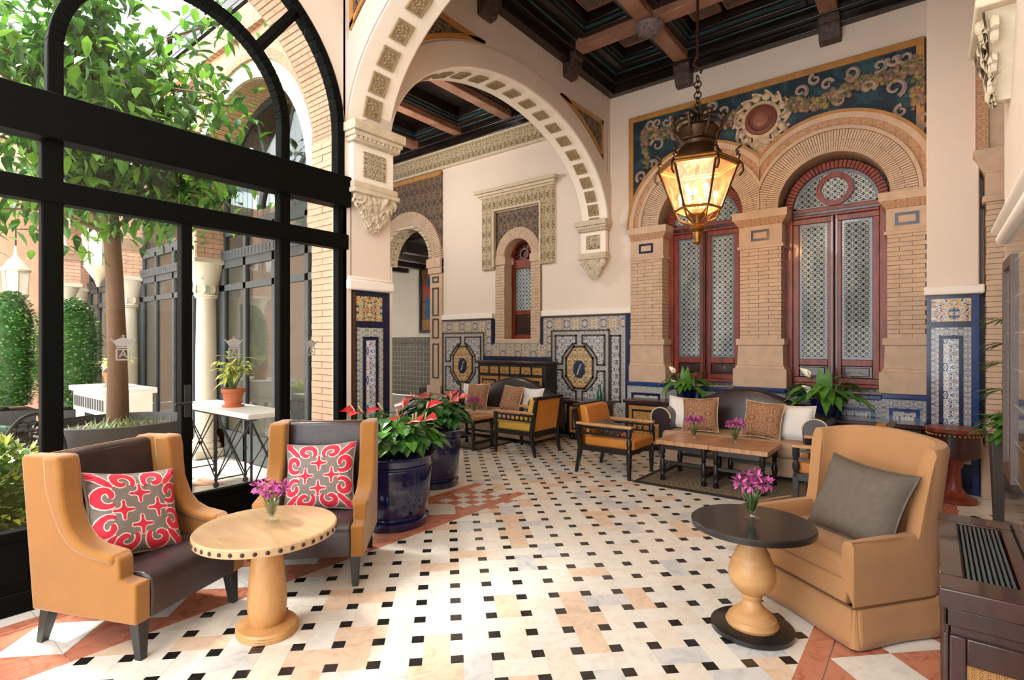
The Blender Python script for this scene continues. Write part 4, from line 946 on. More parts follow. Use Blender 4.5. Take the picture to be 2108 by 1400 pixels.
# ------------------------------------------------------------------ courtyard arcades
def arcade(root, T, n, first, step, ztop, gl=True, brick_all=True):
    """arches along local u (towards +u), wall plane v=0 facing -v; T maps (u,v,z) to the world"""
    def P(mb): mb.v = [tuple(T(*p)) for p in mb.v]; return mb
    r0, zs = step/2-.2, 3.16
    for k in range(n):
        u0 = first+k*step; uc = u0+step/2
        ring = lambda q, m=28: [(uc+q*cos(pi-pi*i/m), zs+q*sin(pi-pi*i/m)) for i in range(m+1)]
        full = lambda q: ring(q)
        P(MB().strip(ring(r0), [(p[0], ztop) for p in ring(r0)], 1, 0, .42)).build('arcade_wall', M['obrick'], root)
        P(MB().strip(ring(r0+.004), ring(r0+.2), 1, -.02, .03)).build('white_archivolt', M['white'], root)
        P(MB().strip(ring(r0+.2), ring(r0+.3), 1, -.05, .03)).build('relief_archivolt', M['terra_relief'], root)
        vs = MB(); m = 60
        for i in range(m):
            a0, a1 = pi*i/m+.004, pi*(i+1)/m-.004
            for va, vb in (((.0,.2),(.21,.4)) if i % 2 else ((.0,.1),(.11,.3),(.31,.4))):
                vs.prism([(uc+q*cos(a), zs+q*sin(a)) for q, a in ((r0-.012,a0),(r0+.05,a0),(r0+.05,a1),(r0-.012,a1))], 1, va, vb)
        P(vs).build('arch_brick', M['obrick'], root, kind='stuff')
        if gl:
            g = MB(); yv = .36
            g.box((uc-r0-.2,yv-.03,0),(uc-r0+.04,yv+.03,3.2)).box((uc+r0-.04,yv-.03,0),(uc+r0+.2,yv+.03,3.2))
            for q in (-.5, 0, .5): g.box((uc+q*r0*1.1-.035,yv-.03,0),(uc+q*r0*1.1+.035,yv+.03,2.98))
            for z0, z1 in ((0,.35),(2.5,2.6),(2.2,2.28),(2.92,3.06)): g.box((uc-r0-.2,yv-.03,z0),(uc+r0+.2,yv+.03,z1))
            g.strip(ring(r0-.08), ring(r0+.02), 1, yv-.03, yv+.03)
            for t in (.6, 1.2, 1.94, 2.54): g.bar((uc+.32*cos(t), yv, zs+.32*sin(t)), (uc+(r0-.05)*cos(t), yv, zs+(r0-.05)*sin(t)), .025, 4)
            g.strip(ring(.28), ring(.36), 1, yv-.03, yv+.03)
            P(g).build('window_frame', M['dgrey_fr'], root)
            d = MB().box((uc-r0-.1,yv-.06,2.6),(uc+r0+.1,yv-.03,2.72))
            for i in range(30): d.box((uc-r0+.02+i*(2*r0/30),yv-.065,2.62),(uc-r0+.045+i*(2*r0/30),yv-.05,2.7))
            P(d).build('window_cornice', M['dgrey_fr'], root, kind='stuff')
            P(MB().box((uc-r0-.1,yv-.005,0),(uc+r0+.1,yv+.005,3.0))).build('window_pane', M['oglass'], root); P(MB().strip([(p[0], 3.0) for p in ring(r0)], ring(r0), 1, yv-.005, yv+.005)).build('window_pane', M['oglass'], root)
    for k in range(n+1):
        u = first+k*step
        b = MB().box((u-.2,.0,2.62),(u+.2,.42,3.25)); P(b).build('impost_block', M['omortar'], root)
        bb = MB(); bricks(bb, 1, 0, u-.2, u+.2, 2.62, 3.05, -1, .066, .2); bricks(bb, 0, u-.2, 0, .42, 2.62, 3.05, -1, .066, .2); bricks(bb, 0, u+.2, 0, .42, 2.62, 3.05, 1, .066, .2); P(bb).build('impost_brick', M['obrick'], root, kind='stuff')
        P(MB().box((u-.24,-.05,3.05),(u+.24,.46,3.11)).box((u-.22,-.03,3.11),(u+.22,.44,3.22))).build('impost_moulding', M['omortar'], root)
        P(MB().box((u-.23,-.04,2.55),(u+.23,.45,2.62))).build('abacus', M['colst'], root, bevel=.01)
        cxy = Matrix.Translation((u, .2, 0))
        cp = MB().lathe([(.125,2.12),(.15,2.14),(.135,2.17),(.14,2.25),(.2,2.46),(.23,2.55)], 18, cxy)
        for q in range(8):
            a = q*pi/4
            for zz_, rr in ((2.24,.16),(2.4,.2)): cp.leaf((u+.13*cos(a+(zz_>2.3)*.4), .2+.13*sin(a+(zz_>2.3)*.4), zz_-.1), (cos(a)*.35, sin(a)*.35, 1), (cos(a), sin(a), 0), .2, .12, .2, .5)
        P(cp).build('capital', M['colst'], root, smooth=True)
        P(MB().lathe([(.13,.24),(.128,1.2),(.115,2.1),(.135,2.11),(.135,2.14)], 20, cxy)).build('column_shaft', M['colst'], root, smooth=True)
        P(MB().lathe([(.19,.1),(.2,.13),(.19,.16),(.155,.18),(.165,.21),(.14,.25)], 20, cxy).box((u-.22,-.02,0),(u+.22,.42,.1))).build('column_base', M['colst'], root, smooth=True)
        lz = MB()
    P(MB().box((first-.4,-.06,ztop),(first+n*step+.4,.5,ztop+.14)).box((first-.4,-.02,ztop+.14),(first+n*step+.4,.45,ztop+.4))).build('arcade_cornice', M['terra_relief'], root)
    P(MB().box((first-.3,0.02,ztop+.4),(first+n*step+.3,.42,ztop+.5))).build('parapet', M['white'], root)
a1 = thing('courtyard_arcade', 'glazed brick arcade on columns on the right of the courtyard', 'building')
arcade(a1, lambda u, v, z: (-4.66-u, 2.92+v, z), 3, .0, 3.02, 5.0)
a2 = thing('courtyard_arcade', 'brick arcade with white arches at the far left of the courtyard', 'building')
arcade(a2, lambda u, v, z: (-12.6-v, 2.7-u, z), 3, .0, 2.5, 5.0, False)
MB().box((-13.9,-5,0),(-13.7,3,5)).build('gallery_wall', M['terra_relief'] if False else M['obrick'], a2)
# ground floor behind the right arcade (its inside wall, seen darkly through the panes)
# ------------------------------------------------------------------ wall lanterns outside
def lantern_out(loc, label, s=1):
    t = thing('hanging_lantern', label, 'lantern', loc, 0, 'courtyard lanterns')
    g = MB().lathe([(.13*s,-.18*s),(.15*s,.16*s)], 6); g.build('lantern_glass', M['lit'], t)
    f = MB()
    for k in range(6): a = k*pi/3; f.bar((.135*s*cos(a), .135*s*sin(a), -.19*s), (.155*s*cos(a), .155*s*sin(a), .17*s), .014*s, 4)
    f.build('lantern_bars', M['stone'], t)
    MB().lathe([(.17*s,.16*s),(.18*s,.19*s),(.12*s,.27*s),(.09*s,.33*s),(.03*s,.4*s),(.015*s,.55*s)], 12).build('lantern_cap', M['stone'], t, smooth=True)
    MB().lathe([(.16*s,-.18*s),(.1*s,-.27*s),(.04*s,-.36*s),(.015*s,-.44*s)], 12).build('lantern_tail', M['stone'], t, smooth=True)
    MB().tube([(0,0,.54*s),(0,0,.8*s),(-.1,.25*s,.85*s),(-.1,.5*s,.7*s)], .012).build('lantern_bracket', M['iron'], t)
    return t
lantern_out((-9.25,2.33,2.78), 'white lantern hanging beside the tree trunk outside', 1.1)
lantern_out((-11.35,1.8,2.46), 'white lantern hanging under the far left arch outside', 1.05)

# ------------------------------------------------------------------ tree in its planter
PXY = (-6.32, 1.75)
pl = thing('round_planter', 'big dark grey round planter outside the glass door', 'planter', (PXY[0], PXY[1], 0))
MB().lathe([(.56,0),(.58,.02),(.62,.7),(.63,.745),(.6,.75),(.585,.7),(.57,.6)], 40).build('tub', M['planter'], pl, smooth=True)
MB().lathe([(.59,.6),(.58,.66)], 30).build('soil', M['soil'], pl)
g = MB()
for i in range(170):
    a = random.uniform(-1.2, 1.9); r = random.uniform(.08,.5); g.leaf((r*cos(a), r*sin(a), .66), (random.uniform(-.8,.8), random.uniform(-.8,.8), 1), (cos(a), sin(a), .2), random.uniform(.07,.17), .016, .1, .4)
g.build('underplanting', M['topi'], pl, kind='stuff')
tr = thing('courtyard_tree', 'leafy green tree growing from the round dark planter', 'tree', (PXY[0], PXY[1], .66))
mb = MB(); tp = [(0,0,0),(-.01,.0,.7),(-.03,-.02,1.5),(-.06,-.05,2.3),(-.11,-.08,3.0),(-.16,-.12,3.8)]; mb.tube(tp, [.1,.083,.075,.065,.055,.03], 12)
mb.build('trunk', M['bark'], tr, smooth=True)
rt = random.Random(5); br = MB(); lf = [MB(), MB(), MB()]
tips = []
for k in range(56):
    z0 = rt.uniform(1.9, 3.75); b = Vector((-.06-.05*(z0-2.3), -.06, z0)); a = rt.uniform(0, 2*pi); L = rt.uniform(.6, 1.35)
    e = b+Vector((cos(a)*L, sin(a)*L, rt.uniform(-.1,.75))); m_ = (b+e)/2+Vector((0,0,.12)); br.tube([b, m_, e], [.022,.015,.007], 5); tips.append((b, m_, e))
br.build('branch', M['bark'], tr, kind='stuff')
for b, m_, e in tips:
    for q in range(96):
        t = rt.uniform(.25, 1.1); c = b.lerp(e, t)+Vector((rt.gauss(0,.17), rt.gauss(0,.17), rt.gauss(0,.16)))
        d = Vector((rt.uniform(-1,1), rt.uniform(-1,1), rt.uniform(-1.1,.35)))
        rt.choice(lf).leaf(c, d, (0,0,1), rt.uniform(.1,.19), rt.uniform(.055,.095), .2, .3)
for k, m_ in enumerate((M['tleaf'], leafmat('tree_leaf_dark', C(46,92,36)), leafmat('tree_leaf_lime', C(112,162,56)))): lf[k].build('foliage', m_, tr, kind='stuff')
# topiaries
def topiary(loc, label, h, r, seed):
    t = thing('topiary', label, 'topiary', loc, 0, 'clipped topiaries outside'); q = random.Random(seed)
    MB().frustum((0,0,0),(.5,.5),(0,0,.55),(.6,.6)).build('pot', M['planter'], t, bevel=.01)
    MB().bar((0,0,.5),(0,0,.9),.04).build('trunk', M['bark'], t)
    def R(k): return r*(.75+.25*min(1, k*4))*(1 if k < .6 else sqrt(max(0, 1-((k-.6)/.42)**2)))
    MB().lathe([(R(k/14)*.9, .6+h*k/14) for k in range(15)], 18).build('foliage_core', M['leaf'], t, smooth=True)
    m = [MB(), MB()]
    for i in range(3600):
        k = q.random(); a = q.uniform(0, 2*pi); rr = R(k)*q.uniform(.88,1.04); c = (rr*cos(a), rr*sin(a), .6+h*k)
        m[i % 2].leaf(c, (cos(a)+q.uniform(-.8,.8), sin(a)+q.uniform(-.8,.8), q.uniform(-.3,.9)), (0,0,1), q.uniform(.04,.07), .035, .2, .2)
    m[0].build('foliage', M['topi'], t, kind='stuff'); m[1].build('foliage', M['leaf2'], t, kind='stuff')
topiary((-9.95,2.15,0), 'clipped green topiary column beside the tree trunk outside', 1.55, .38, 1)
topiary((-10.5,1.55,0), 'clipped green topiary column at the left edge of the courtyard', 1.65, .36, 2)
def bush(loc, label, r, h, n, mats, seed, leafsize=(.05,.09), name='shrub', cat='shrub'):
    t = thing(name, label, cat, loc); q = random.Random(seed)
    MB().ball((0,0,h*.45), r*.72, 12, 8, (1,1,h/(2*r)*1.1)).build('foliage_core', M['leaf'], t, smooth=True)
    m = [MB() for _ in mats]
    for i in range(n):
        v = Vector((q.gauss(0,1), q.gauss(0,1), q.gauss(0,1))).normalized()*q.uniform(.7,1); c = (v.x*r, v.y*r, max(.02, h*.5+v.z*h*.5))
        m[i % len(m)].leaf(c, v+Vector((q.uniform(-.7,.7), q.uniform(-.7,.7), q.uniform(-.2,.8))), (0,0,1), q.uniform(*leafsize), .035, .2, .3)
    for k, mm in enumerate(mats): m[k].build('foliage', mm, t, kind='stuff')
    return t
bush((-4.85,.62,0), 'low light green shrub against the outside of the glass', .42, .86, 2200, (M['lime'], M['leaf2'], M['topi']), 8)
t = thing('blue_planter', 'cobalt blue planter with yellow green plant at the courtyard left', 'planter', (-10.0,.72,0))
MB().lathe([(.18,0),(.27,.3),(.29,.5),(.26,.52),(.24,.45)], 20).build('pot', M['blue'], t, smooth=True)
m = MB()
for i in range(200): a = random.uniform(0,6.28); m.leaf((.12*cos(a),.12*sin(a),.45), (cos(a), sin(a), random.uniform(.6,3)), (0,0,1), random.uniform(.2,.5), .06, .2, .4)
m.build('foliage', M['lime'], t, kind='stuff')
# marble consoles with iron lattice, potted plants
def iron_table(name, loc, label, L, W_, H):
    t = thing(name, label, 'table', loc, 0)
    MB().box((-L/2,-W_/2,H-.05),(L/2,W_/2,H)).build('marble_top', M['marble'], t, bevel=.008)
    m = MB()
    xs = [-L/2+.06, 0, L/2-.06]
    for x in xs:
        for y in (-W_/2+.06, W_/2-.06):
            MB().bar((x,y,.05),(x,y,H-.05),.012,8).ball((x,y,.04),.03,8,5).ball((x,y,H*.45),.022,8,5).ball((x,y,.1),.02,8,5).build('leg', M['iron'], t)
            m.bar((x,y,H-.14),(x+(.07 if x < L/2-.1 else -.07),y,H-.05),.006,4)
        m.bar((x,-W_/2+.06,.1),(x,W_/2-.06,.1),.008,5); m.bar((x,-W_/2+.06,.1),(x,W_/2-.06,H-.07),.007,5); m.bar((x,W_/2-.06,.1),(x,-W_/2+.06,H-.07),.007,5)
    for i in range(2):
        for y in (-W_/2+.06, W_/2-.06): m.bar((xs[i],y,.1),(xs[i+1],y,H-.07),.007,5).bar((xs[i+1],y,.1),(xs[i],y,H-.07),.007,5).ball(((xs[i]+xs[i+1])/2,y,(H+.03)/2),.02,8,5)
    for y in (-W_/2+.06, W_/2-.06): m.bar((xs[0],y,H-.07),(xs[2],y,H-.07),.009,5)
    m.build('lattice_brace', M['iron'], t); return t
iron_table('marble_console', (-5.8,2.6,0), 'white marble console on black iron lattice legs outside the door', 1.62, .42, .84)
t = thing('marble_counter', 'pale marble topped counter with pierced apron behind the tree', 'table', (-8.62,2.32,0))
MB().box((-.72,-.3,.86),(.72,.3,.93)).build('marble_top', M['marble'], t, bevel=.01); MB().box((-.66,-.26,.6),(.66,.26,.86)).build('apron', M['marble'], t)
m = MB()
for i in range(13): m.box((-.6+i*.1,-.268,.66),(-.55+i*.1,-.25,.8))
m.build('apron_slot', M['planter'], t, kind='stuff')
for x in (-.6,.6):
    for y in (-.2,.2): MB().box((x-.04,y-.04,0),(x+.04,y+.04,.6)).build('leg', M['marble'], t)
def pot_plant(loc, label, seed, s=1):
    t = thing('potted_plant', label, 'potted plant', loc, 0); q = random.Random(seed)
    MB().lathe([(.09*s,0),(.095*s,.015*s),(.07*s,.02*s)], 18).build('saucer', M['terra'], t, smooth=True)
    MB().lathe([(.065*s,.012*s),(.09*s,.13*s),(.1*s,.132*s),(.1*s,.165*s),(.088*s,.165*s),(.084*s,.14*s)], 20).build('pot', M['terra'], t, smooth=True); MB().lathe([(.086*s,.135*s),(.086*s,.145*s)], 14).build('soil', M['soil'], t)
    st = MB(); lv = MB()
    for k in range(7):
        a = q.uniform(0,6.28); e = Vector((cos(a)*.12*s, sin(a)*.12*s, (.28+.2*q.random())*s)); st.tube([(0,0,.14*s), e*.6+Vector((0,0,.05*s)), e], .006*s, 5)
        for i in range(15):
            b = q.uniform(0,6.28); p = Vector((0,0,.14*s)).lerp(e, q.uniform(.4,1.05)); lv.leaf(p, (cos(b), sin(b), q.uniform(-.2,.8)), (0,0,1), q.uniform(.08,.15)*s, .04*s, .2, .5)
    st.build('stems', M['stem'], t); lv.build('foliage', M['lime'], t, kind='stuff')
pot_plant((-5.75,2.6,.84), 'lime green plant in terracotta pot on the iron-legged console', 3, 1.15)
pot_plant((-8.5,2.3,.93), 'lime green plant in terracotta pot on the marble counter', 4, 1.15)
# iron garden chair and glass table at the left edge
def garden_chair(loc, rz, label):
    t = thing('garden_chair', label, 'chair', loc, rz, 'wrought iron garden chairs')
    MB().lathe([(.21,.43),(.22,.445),(.2,.45)], 20).build('seat', M['iron'], t)
    b = MB(); A = [(.23*cos(pi-pi*i/16), .2, .5+.42*sin(pi-pi*i/16)) for i in range(17)]; b.tube([(-.23,.2,.42)]+A+[(.23,.2,.42)], .014, 6)
    q = random.Random(2)
    for i in range(26):
        cx, cz = q.uniform(-.17,.17), q.uniform(.5,.82)
        if (cx/.22)**2+((cz-.5)/.4)**2 < .85: b.tube([(cx+.045*cos(k*.9), .2, cz+.045*sin(k*.9)) for k in range(7)], .008, 4)
    b.build('backrest', M['iron'], t)
    for x, y in ((-.15,-.14),(.15,-.14),(-.15,.16),(.15,.16)): MB().tube([(x,y,.43),(x*1.15,y*1.1,.2),(x*1.35,y*1.35,.0)], .013, 6).build('leg', M['iron'], t)
garden_chair((-8.9,.74,0), radians(60), 'wrought iron garden chair with pierced round back beside the topiary')
garden_chair((-6.0,.98,0), radians(-75), 'wrought iron garden chair cut by the black door stile')
t = thing('garden_table', 'round green glass garden table at the left picture edge', 'table', (-6.7,.55,0))
MB().lathe([(.48,.7),(.5,.705),(.5,.725),(.48,.73)], 36).build('table_top', glassmat('green_table_glass', (.62,.78,.74,1), .25), t); MB().bar((0,0,0),(0,0,.7),.03,8).lathe([(.25,0),(.22,.03),(.03,.08)], 16).build('pedestal', M['iron'], t)
t = thing('seat_bench', 'low terracotta red bench behind the light green shrub', 'bench', (-5.55,-.1,0))
MB().box((-.22,-.6,.3),(.22,.6,.42)).build('cushion', simple('faded_red_cloth', C(176,112,104), .85, var=.2), t, bevel=.03); MB().box((-.2,-.55,0),(.2,.55,.3)).build('base', M['marble'], t)
# ------------------------------------------------------------------ cushions and flowers
def cushion_mesh(w, h, t, n=14, pinch=.09):
    vs = []; fs = []
    for side in (-1, 1):
        for i in range(n+1):
            for j in range(n+1):
                u, v = 2*i/n-1, 2*j/n-1
                x = w/2*u*(1-pinch*(1-v*v)); z = h/2*v*(1-pinch*(1-u*u))
                k = max(0, (1-u**4)*(1-v**4)); vs.append((x, side*(t/2*k**.55+.004), z))
    N = (n+1)*(n+1)
    for s_ in (0, 1):
        for i in range(n):
            for j in range(n):
                a = s_*N+i*(n+1)+j; q = (a, a+n+1, a+n+2, a+1); fs.append(q if s_ == 0 else q[::-1])
    b = [(i,0) for i in range(n)]+[(n,j) for j in range(n)]+[(i,n) for i in range(n,0,-1)]+[(0,j) for j in range(n,0,-1)]
    for k in range(len(b)):
        p, q = b[k], b[(k+1)%len(b)]; a, c_ = p[0]*(n+1)+p[1], q[0]*(n+1)+q[1]; fs.append((a, c_, c_+N, a+N))
    return vs, fs, b, n
def cushion(label, mat, loc, w, h, t, rz, lean=0, roll=0, group=None, trim=None, name='cushion', pinch=.09):
    vs, fs, b, n = cushion_mesh(w, h, t, pinch=pinch)
    mb = MB().add(vs, fs); root = thing(name, label, 'cushion', loc, 0, group)
    root.rotation_mode = 'XYZ'
    root.rotation_euler = (Matrix.Rotation(rz,3,'Z') @ Matrix.Rotation(-lean,3,'X') @ Matrix.Rotation(roll,3,'Y')).to_euler()
    mb.build('cover', mat, root, smooth=True)
    pts = [(vs[p[0]*(n+1)+p[1]][0], 0, vs[p[0]*(n+1)+p[1]][2]) for p in b]
    MB().tube(pts, .007, 5, True).build('piping', trim or mat, root, smooth=True)
    return root
def scroll_print(root, w, h, t, pinch=.09):
    """red felt scrolls edged in white cord, laid flat on the front of a cushion"""
    def P(u, v, off):
        x = w/2*u*(1-pinch*(1-v*v)); z = h/2*v*(1-pinch*(1-u*u)); k = max(0, (1-u**4)*(1-v**4)); return (x, -(t/2*k**.55+.004+off), z)
    def rib(mb, pts, wd, off):
        n = len(pts); vs = []
        for i in range(n):
            a, b = Vector(pts[max(i-1,0)]), Vector(pts[min(i+1,n-1)]); d = (b-a).normalized() if (b-a).length else Vector((1,0)); q = Vector((-d.y, d.x))*wd[i]/2
            for s_ in (-1, 0, 1): u, v = pts[i][0]+s_*q.x, pts[i][1]+s_*q.y; vs.append(P(max(-.99,min(.99,u)), max(-.99,min(.99,v)), off))
        fs = []
        for i in range(n-1): o = i*3; fs += [(o,o+1,o+4,o+3),(o+1,o+2,o+5,o+4)]
        mb.add(vs, fs)
    R_ = MB(); W_ = MB(); items = []
    for cx, cz in ((0,.4),(.4,0),(0,-.4),(-.4,0)):
        for k in range(4):
            a = k*pi/2; L = .26; m = 5; items.append(([(cx+cos(a)*L*i/m, cz+sin(a)*L*i/m) for i in range(m+1)], [.15,.13,.08,.06,.07,.0]))
    for sx in (-1, 1):
        for sz in (-1, 1):
            items.append(([(sx*(1-.085*i), sz*(1-.085*i)) for i in range(6)], [.34,.22,.16,.16,.14,.03]))
            for sw in (0, 1):
                pts = []
                for i in range(17):
                    q = i/16; a = pi*1.5-q*pi*1.9; r = .27*(1-.62*q); p = (.36+r*cos(a-.9)*.95, .74+r*sin(a-.9)*.85)
                    pts.append((sx*p[0], sz*p[1]) if not sw else (sx*p[1], sz*p[0]))
                items.append((pts, [.05+.12*sin(pi*min(1, i/16*.9+.1))+.03*(i > 12) for i in range(16)]+[.06]))
    for pts, wd in items: rib(W_, pts, [x+.055 for x in wd], .0015); rib(R_, pts, wd, .003)
    W_.build('cord_outline', M['sz_white'], root, kind='stuff'); R_.build('scroll_print', M['sz_red'], root, kind='stuff')
def flower_vase(loc, label, s=1, seed=1, h=1.0):
    t = thing('flower_vase', label, 'vase', loc, 0, 'flower vases on the tables'); q = random.Random(seed)
    MB().lathe([(.034*s,.0),(.036*s,.006*s),(.012*s,.014*s),(.01*s,.024*s),(.026*s,.05*s),(.034*s,.085*s),(.042*s,.115*s),(.039*s,.115*s),(.031*s,.085*s),(.023*s,.052*s),(.004*s,.03*s)], 18, cap=False).build('glass_bowl', M['vase'], t, smooth=True)
    MB().lathe([(.005*s,.032*s),(.02*s,.052*s),(.029*s,.09*s)], 14).build('water', glassmat('vase_water', (.72,.8,.5,1), .04) if not bpy.data.materials.get('vase_water') else bpy.data.materials['vase_water'], t, smooth=True)
    st, pe, dk = MB(), MB(), MB()
    for k in range(9):
        a = k*2.4; r = (.02+.055*sqrt(k/9))*s; e = Vector((r*cos(a), r*sin(a), (.185-.25*r+.03*q.random())*s)); st.tube([(.008*s*cos(a), .008*s*sin(a), .035*s), (e.x*.35, e.y*.35, .1*s), e], .0035*s, 5)
        for i in range(26):
            v = Vector((q.gauss(0,1), q.gauss(0,1), q.gauss(0,1))).normalized(); c = e+v*.012*s; (pe if i % 4 else dk).leaf(c, v+Vector((0,0,.2)), (q.random(), q.random(), 1), .032*s, .017*s, .2, .2)
    st.build('stems', M['stem'], t, smooth=True); pe.build('petals', M['pink'], t, kind='stuff'); dk.build('petals', simple('petal_plum', C(140,52,112), .5) if not bpy.data.materials.get('petal_plum') else bpy.data.materials['petal_plum'], t, kind='stuff')
    return t
def L2W(loc, rz, p): return (loc[0]+p[0]*cos(rz)-p[1]*sin(rz), loc[1]+p[0]*sin(rz)+p[1]*cos(rz), loc[2]+p[2])

# ------------------------------------------------------------------ mustard and brown wing chairs
def wing_chair(loc, rz, label):
    t = thing('wing_armchair', label, 'armchair', loc, rz, 'mustard wing armchairs')
    prof = [(-.335,.185),(.31,.185),(.385,.93),(.37,.945),(.14,.95),(.125,.935),(.115,.80),(.1,.70),(.06,.605),(0,.545),(-.07,.515),(-.215,.495),(-.235,.48),(-.237,.385),(-.335,.375)]
    for s_ in (-1, 1):
        a, b = sorted((s_*.265, s_*.345)); MB().prism(prof, 0, a, b).build('side_wing', M['must'], t, bevel=.022, seg=3)
        ou = [(.128,.95),(.112,.88),(.108,.80),(.095,.70),(.055,.605),(-.002,.548),(-.07,.52),(-.215,.5)]; inn = [(.235,.95),(.225,.88),(.215,.78),(.175,.68),(.12,.575),(.05,.505),(-.04,.475),(-.21,.455)]
        a, b = sorted((s_*.248, s_*.36)); MB().prism(ou+inn[::-1], 0, a, b).build('wing_roll', M['must'], t, bevel=.02, seg=3)
    MB().prism([(.19,.36),(.235,.7),(.265,.925),(.29,.94),(.36,.93),(.3,.19),(.22,.19)], 0, -.268, .268).build('backrest', M['leather'], t, bevel=.02, seg=3)
    MB().prism([(.30,.2),(.375,.93),(.385,.93),(.31,.2)], 0, -.28, .28).build('outer_back', M['must'], t)
    MB().prism([(-.335,.187),(-.345,.32),(-.338,.36),(-.315,.385),(-.27,.395),(0,.385),(.24,.37),(.24,.187)], 0, -.264, .264).build('seat', M['leather'], t, bevel=.01)
    for x in (-.285, .285):
        for y, sp in ((-.285,-.02),(.27,.05)):
            MB().frustum((x*1.02,y+sp,0),(.036,.036),(x,y,.19),(.06,.06)).build('leg', M['leg'], t, bevel=.003)
    return t
W1, W2 = (-3.355,1.055,0), (-3.235,2.02,0); R1, R2 = radians(113.7), radians(45)
wing_chair(W1, R1, 'mustard wing armchair with brown leather seat, left foreground beside the oak table')
wing_chair(W2, R2, 'mustard wing armchair with brown leather seat behind the oak table, next to the blue pots')
scroll_print(cushion('red and grey scroll patterned cushion on the left foreground armchair', M['sz_grey'], L2W(W1, R1, (-.03,.045,.59)), .47, .46, .13, R1-radians(8), radians(26), radians(10), 'red scroll cushions', simple('grey_piping', C(150,138,128), .8)), .47, .46, .13)
scroll_print(cushion('red and grey scroll patterned cushion on the armchair behind the oak table', M['sz_grey'], L2W(W2, R2, (.0,.055,.595)), .46, .45, .13, R2, radians(20), radians(-2), 'red scroll cushions', bpy.data.materials['grey_piping']), .46, .45, .13)
# oak pedestal table
T1 = (-2.735,1.41,0)
t = thing('pedestal_table', 'light oak round pedestal table with dark studs round its rim', 'table', T1)
MB().lathe([(.33,.505),(.345,.508),(.347,.545),(.34,.552),(.0,.552)], 56).build('table_top', M['oak'], t, smooth=True)
for k in range(40):
    a = 2*pi*k/40
    if k == 0: sb = MB().ball((0,0,0), .0105, 8, 5, (.5,1,1)).build('stud', M['stud'], t, (.347*cos(a), .347*sin(a), .527), (0,0,a), smooth=True)
    else: inst(sb, t, (.347*cos(a), .347*sin(a), .527), (0,0,a))
MB().lathe([(.075,.04),(.088,.06),(.097,.14),(.095,.2),(.085,.32),(.07,.44),(.066,.46),(.069,.465),(.066,.47),(.069,.476),(.066,.482),(.07,.488),(.075,.507)], 32).build('pedestal', M['oakleg'], t, smooth=True)
for z in (.465,.476,.488): MB().lathe([(.069,z-.003),(.0705,z),(.069,z+.003)], 30, cap=False).build('dark_ring', M['stud'], t)
MB().lathe([(.15,0),(.155,.006),(.153,.012),(.156,.018),(.153,.024),(.155,.032),(.148,.044),(.09,.05)], 40, None, 1.05, .95).build('base', M['oakleg'], t, smooth=True)
flower_vase((T1[0]-.03, T1[1]+.04, .552), 'small glass vase of pink flowers on the oak pedestal table', 1.0, 1)

# ------------------------------------------------------------------ tan skirted armchair, grey cushion
TC, TR = (-.405,3.57,0), radians(-36.9)
t = thing('skirted_armchair', 'tan linen armchair with long skirt at the right', 'armchair', TC, TR)
path = []
hw, fy, by, rr = .368, -.315, .33, .16
for y_ in (-.315,-.2,-.1,0,.05,.075,.085,.095,.105,.115,.125,.135,.145,.155,.165): path.append((-hw, y_))
for i in range(1, 9): a = pi-pi/2*i/8; path.append((-hw+rr+rr*cos(a), by-rr+rr*sin(a)))
path += [(-hw+rr+(2*hw-2*rr)*i/6, by+.02*sin(pi*i/6)) for i in range(1, 6)]
path += [(-x, y) for x, y in path[:23]][::-1]
def top_h(x, y):
    k = min(1, max(0, (y-fy)/(by-fy))); s_ = min(1, max(0, (y-.085)/.075)); s_ = s_*s_*(3-2*s_)
    return .515+.02*k+(.43+.035*max(0, 1-(x/hw)**2))*s_
def shell(name, path, mat, thick=.075, zb=.2):
    n = len(path); P = [Vector(p) for p in path]; vs = []
    for i in range(n):
        d = (P[min(i+1,n-1)]-P[max(i-1,0)]).normalized(); nin = Vector((d.y, -d.x)); z = top_h(*P[i]); back = max(0, (P[i].y)/.33)
        rows = [(0,zb),(0,(zb+z)/2),(0,z-.03),(.18,z-.006),(.5,z),(.82,z-.006),(1,z-.03),(1,(z+.42)/2),(1,.3)]
        for k, zz_ in rows:
            q = P[i]+nin*thick*k; rake = .1*back*max(0, zz_-.35); flare = .03*max(0, (zz_-.6)/.4)*(1 if q.x > 0 else -1)*min(1, abs(q.x)/.3)
            vs.append((q.x+flare, q.y+rake, zz_))
    R = 9; fs = []
    for i in range(n-1):
        for k in range(R-1): fs.append((i*R+k, (i+1)*R+k, (i+1)*R+k+1, i*R+k+1))
    fs += [tuple(range(R)), tuple((n-1)*R+k for k in range(R-1,-1,-1))]
    return MB().add(vs, fs).build(name, mat, t, smooth=True)
shell('wrap_back', path, M['tan'])
pts = [(p[0], p[1], .2) for p in path]; MB().tube([(-hw,fy-.006,.2)]+pts+[(hw,fy-.006,.2)], .006, 5, True).build('seam_piping', M['seam'], t, smooth=True)
for s_ in (-1, 1): MB().tube([(s_*(hw-.004),fy-.003,.2),(s_*(hw-.004),fy-.003,.5),(s_*(hw-.02),fy+.0,.517),(s_*(hw-.005),fy+.16,.525),(s_*hw,-.02,.53)], .0045, 5).build('arm_welt', M['tan'], t, smooth=True)
MB().box((-.315,fy,.19),(.315,.26,.315)).build('front_rail', M['tan'], t, bevel=.012)
MB().box((-.308,fy-.004,.312),(.308,.25,.425)).build('seat_cushion', M['tan'], t, bevel=.028, seg=3)
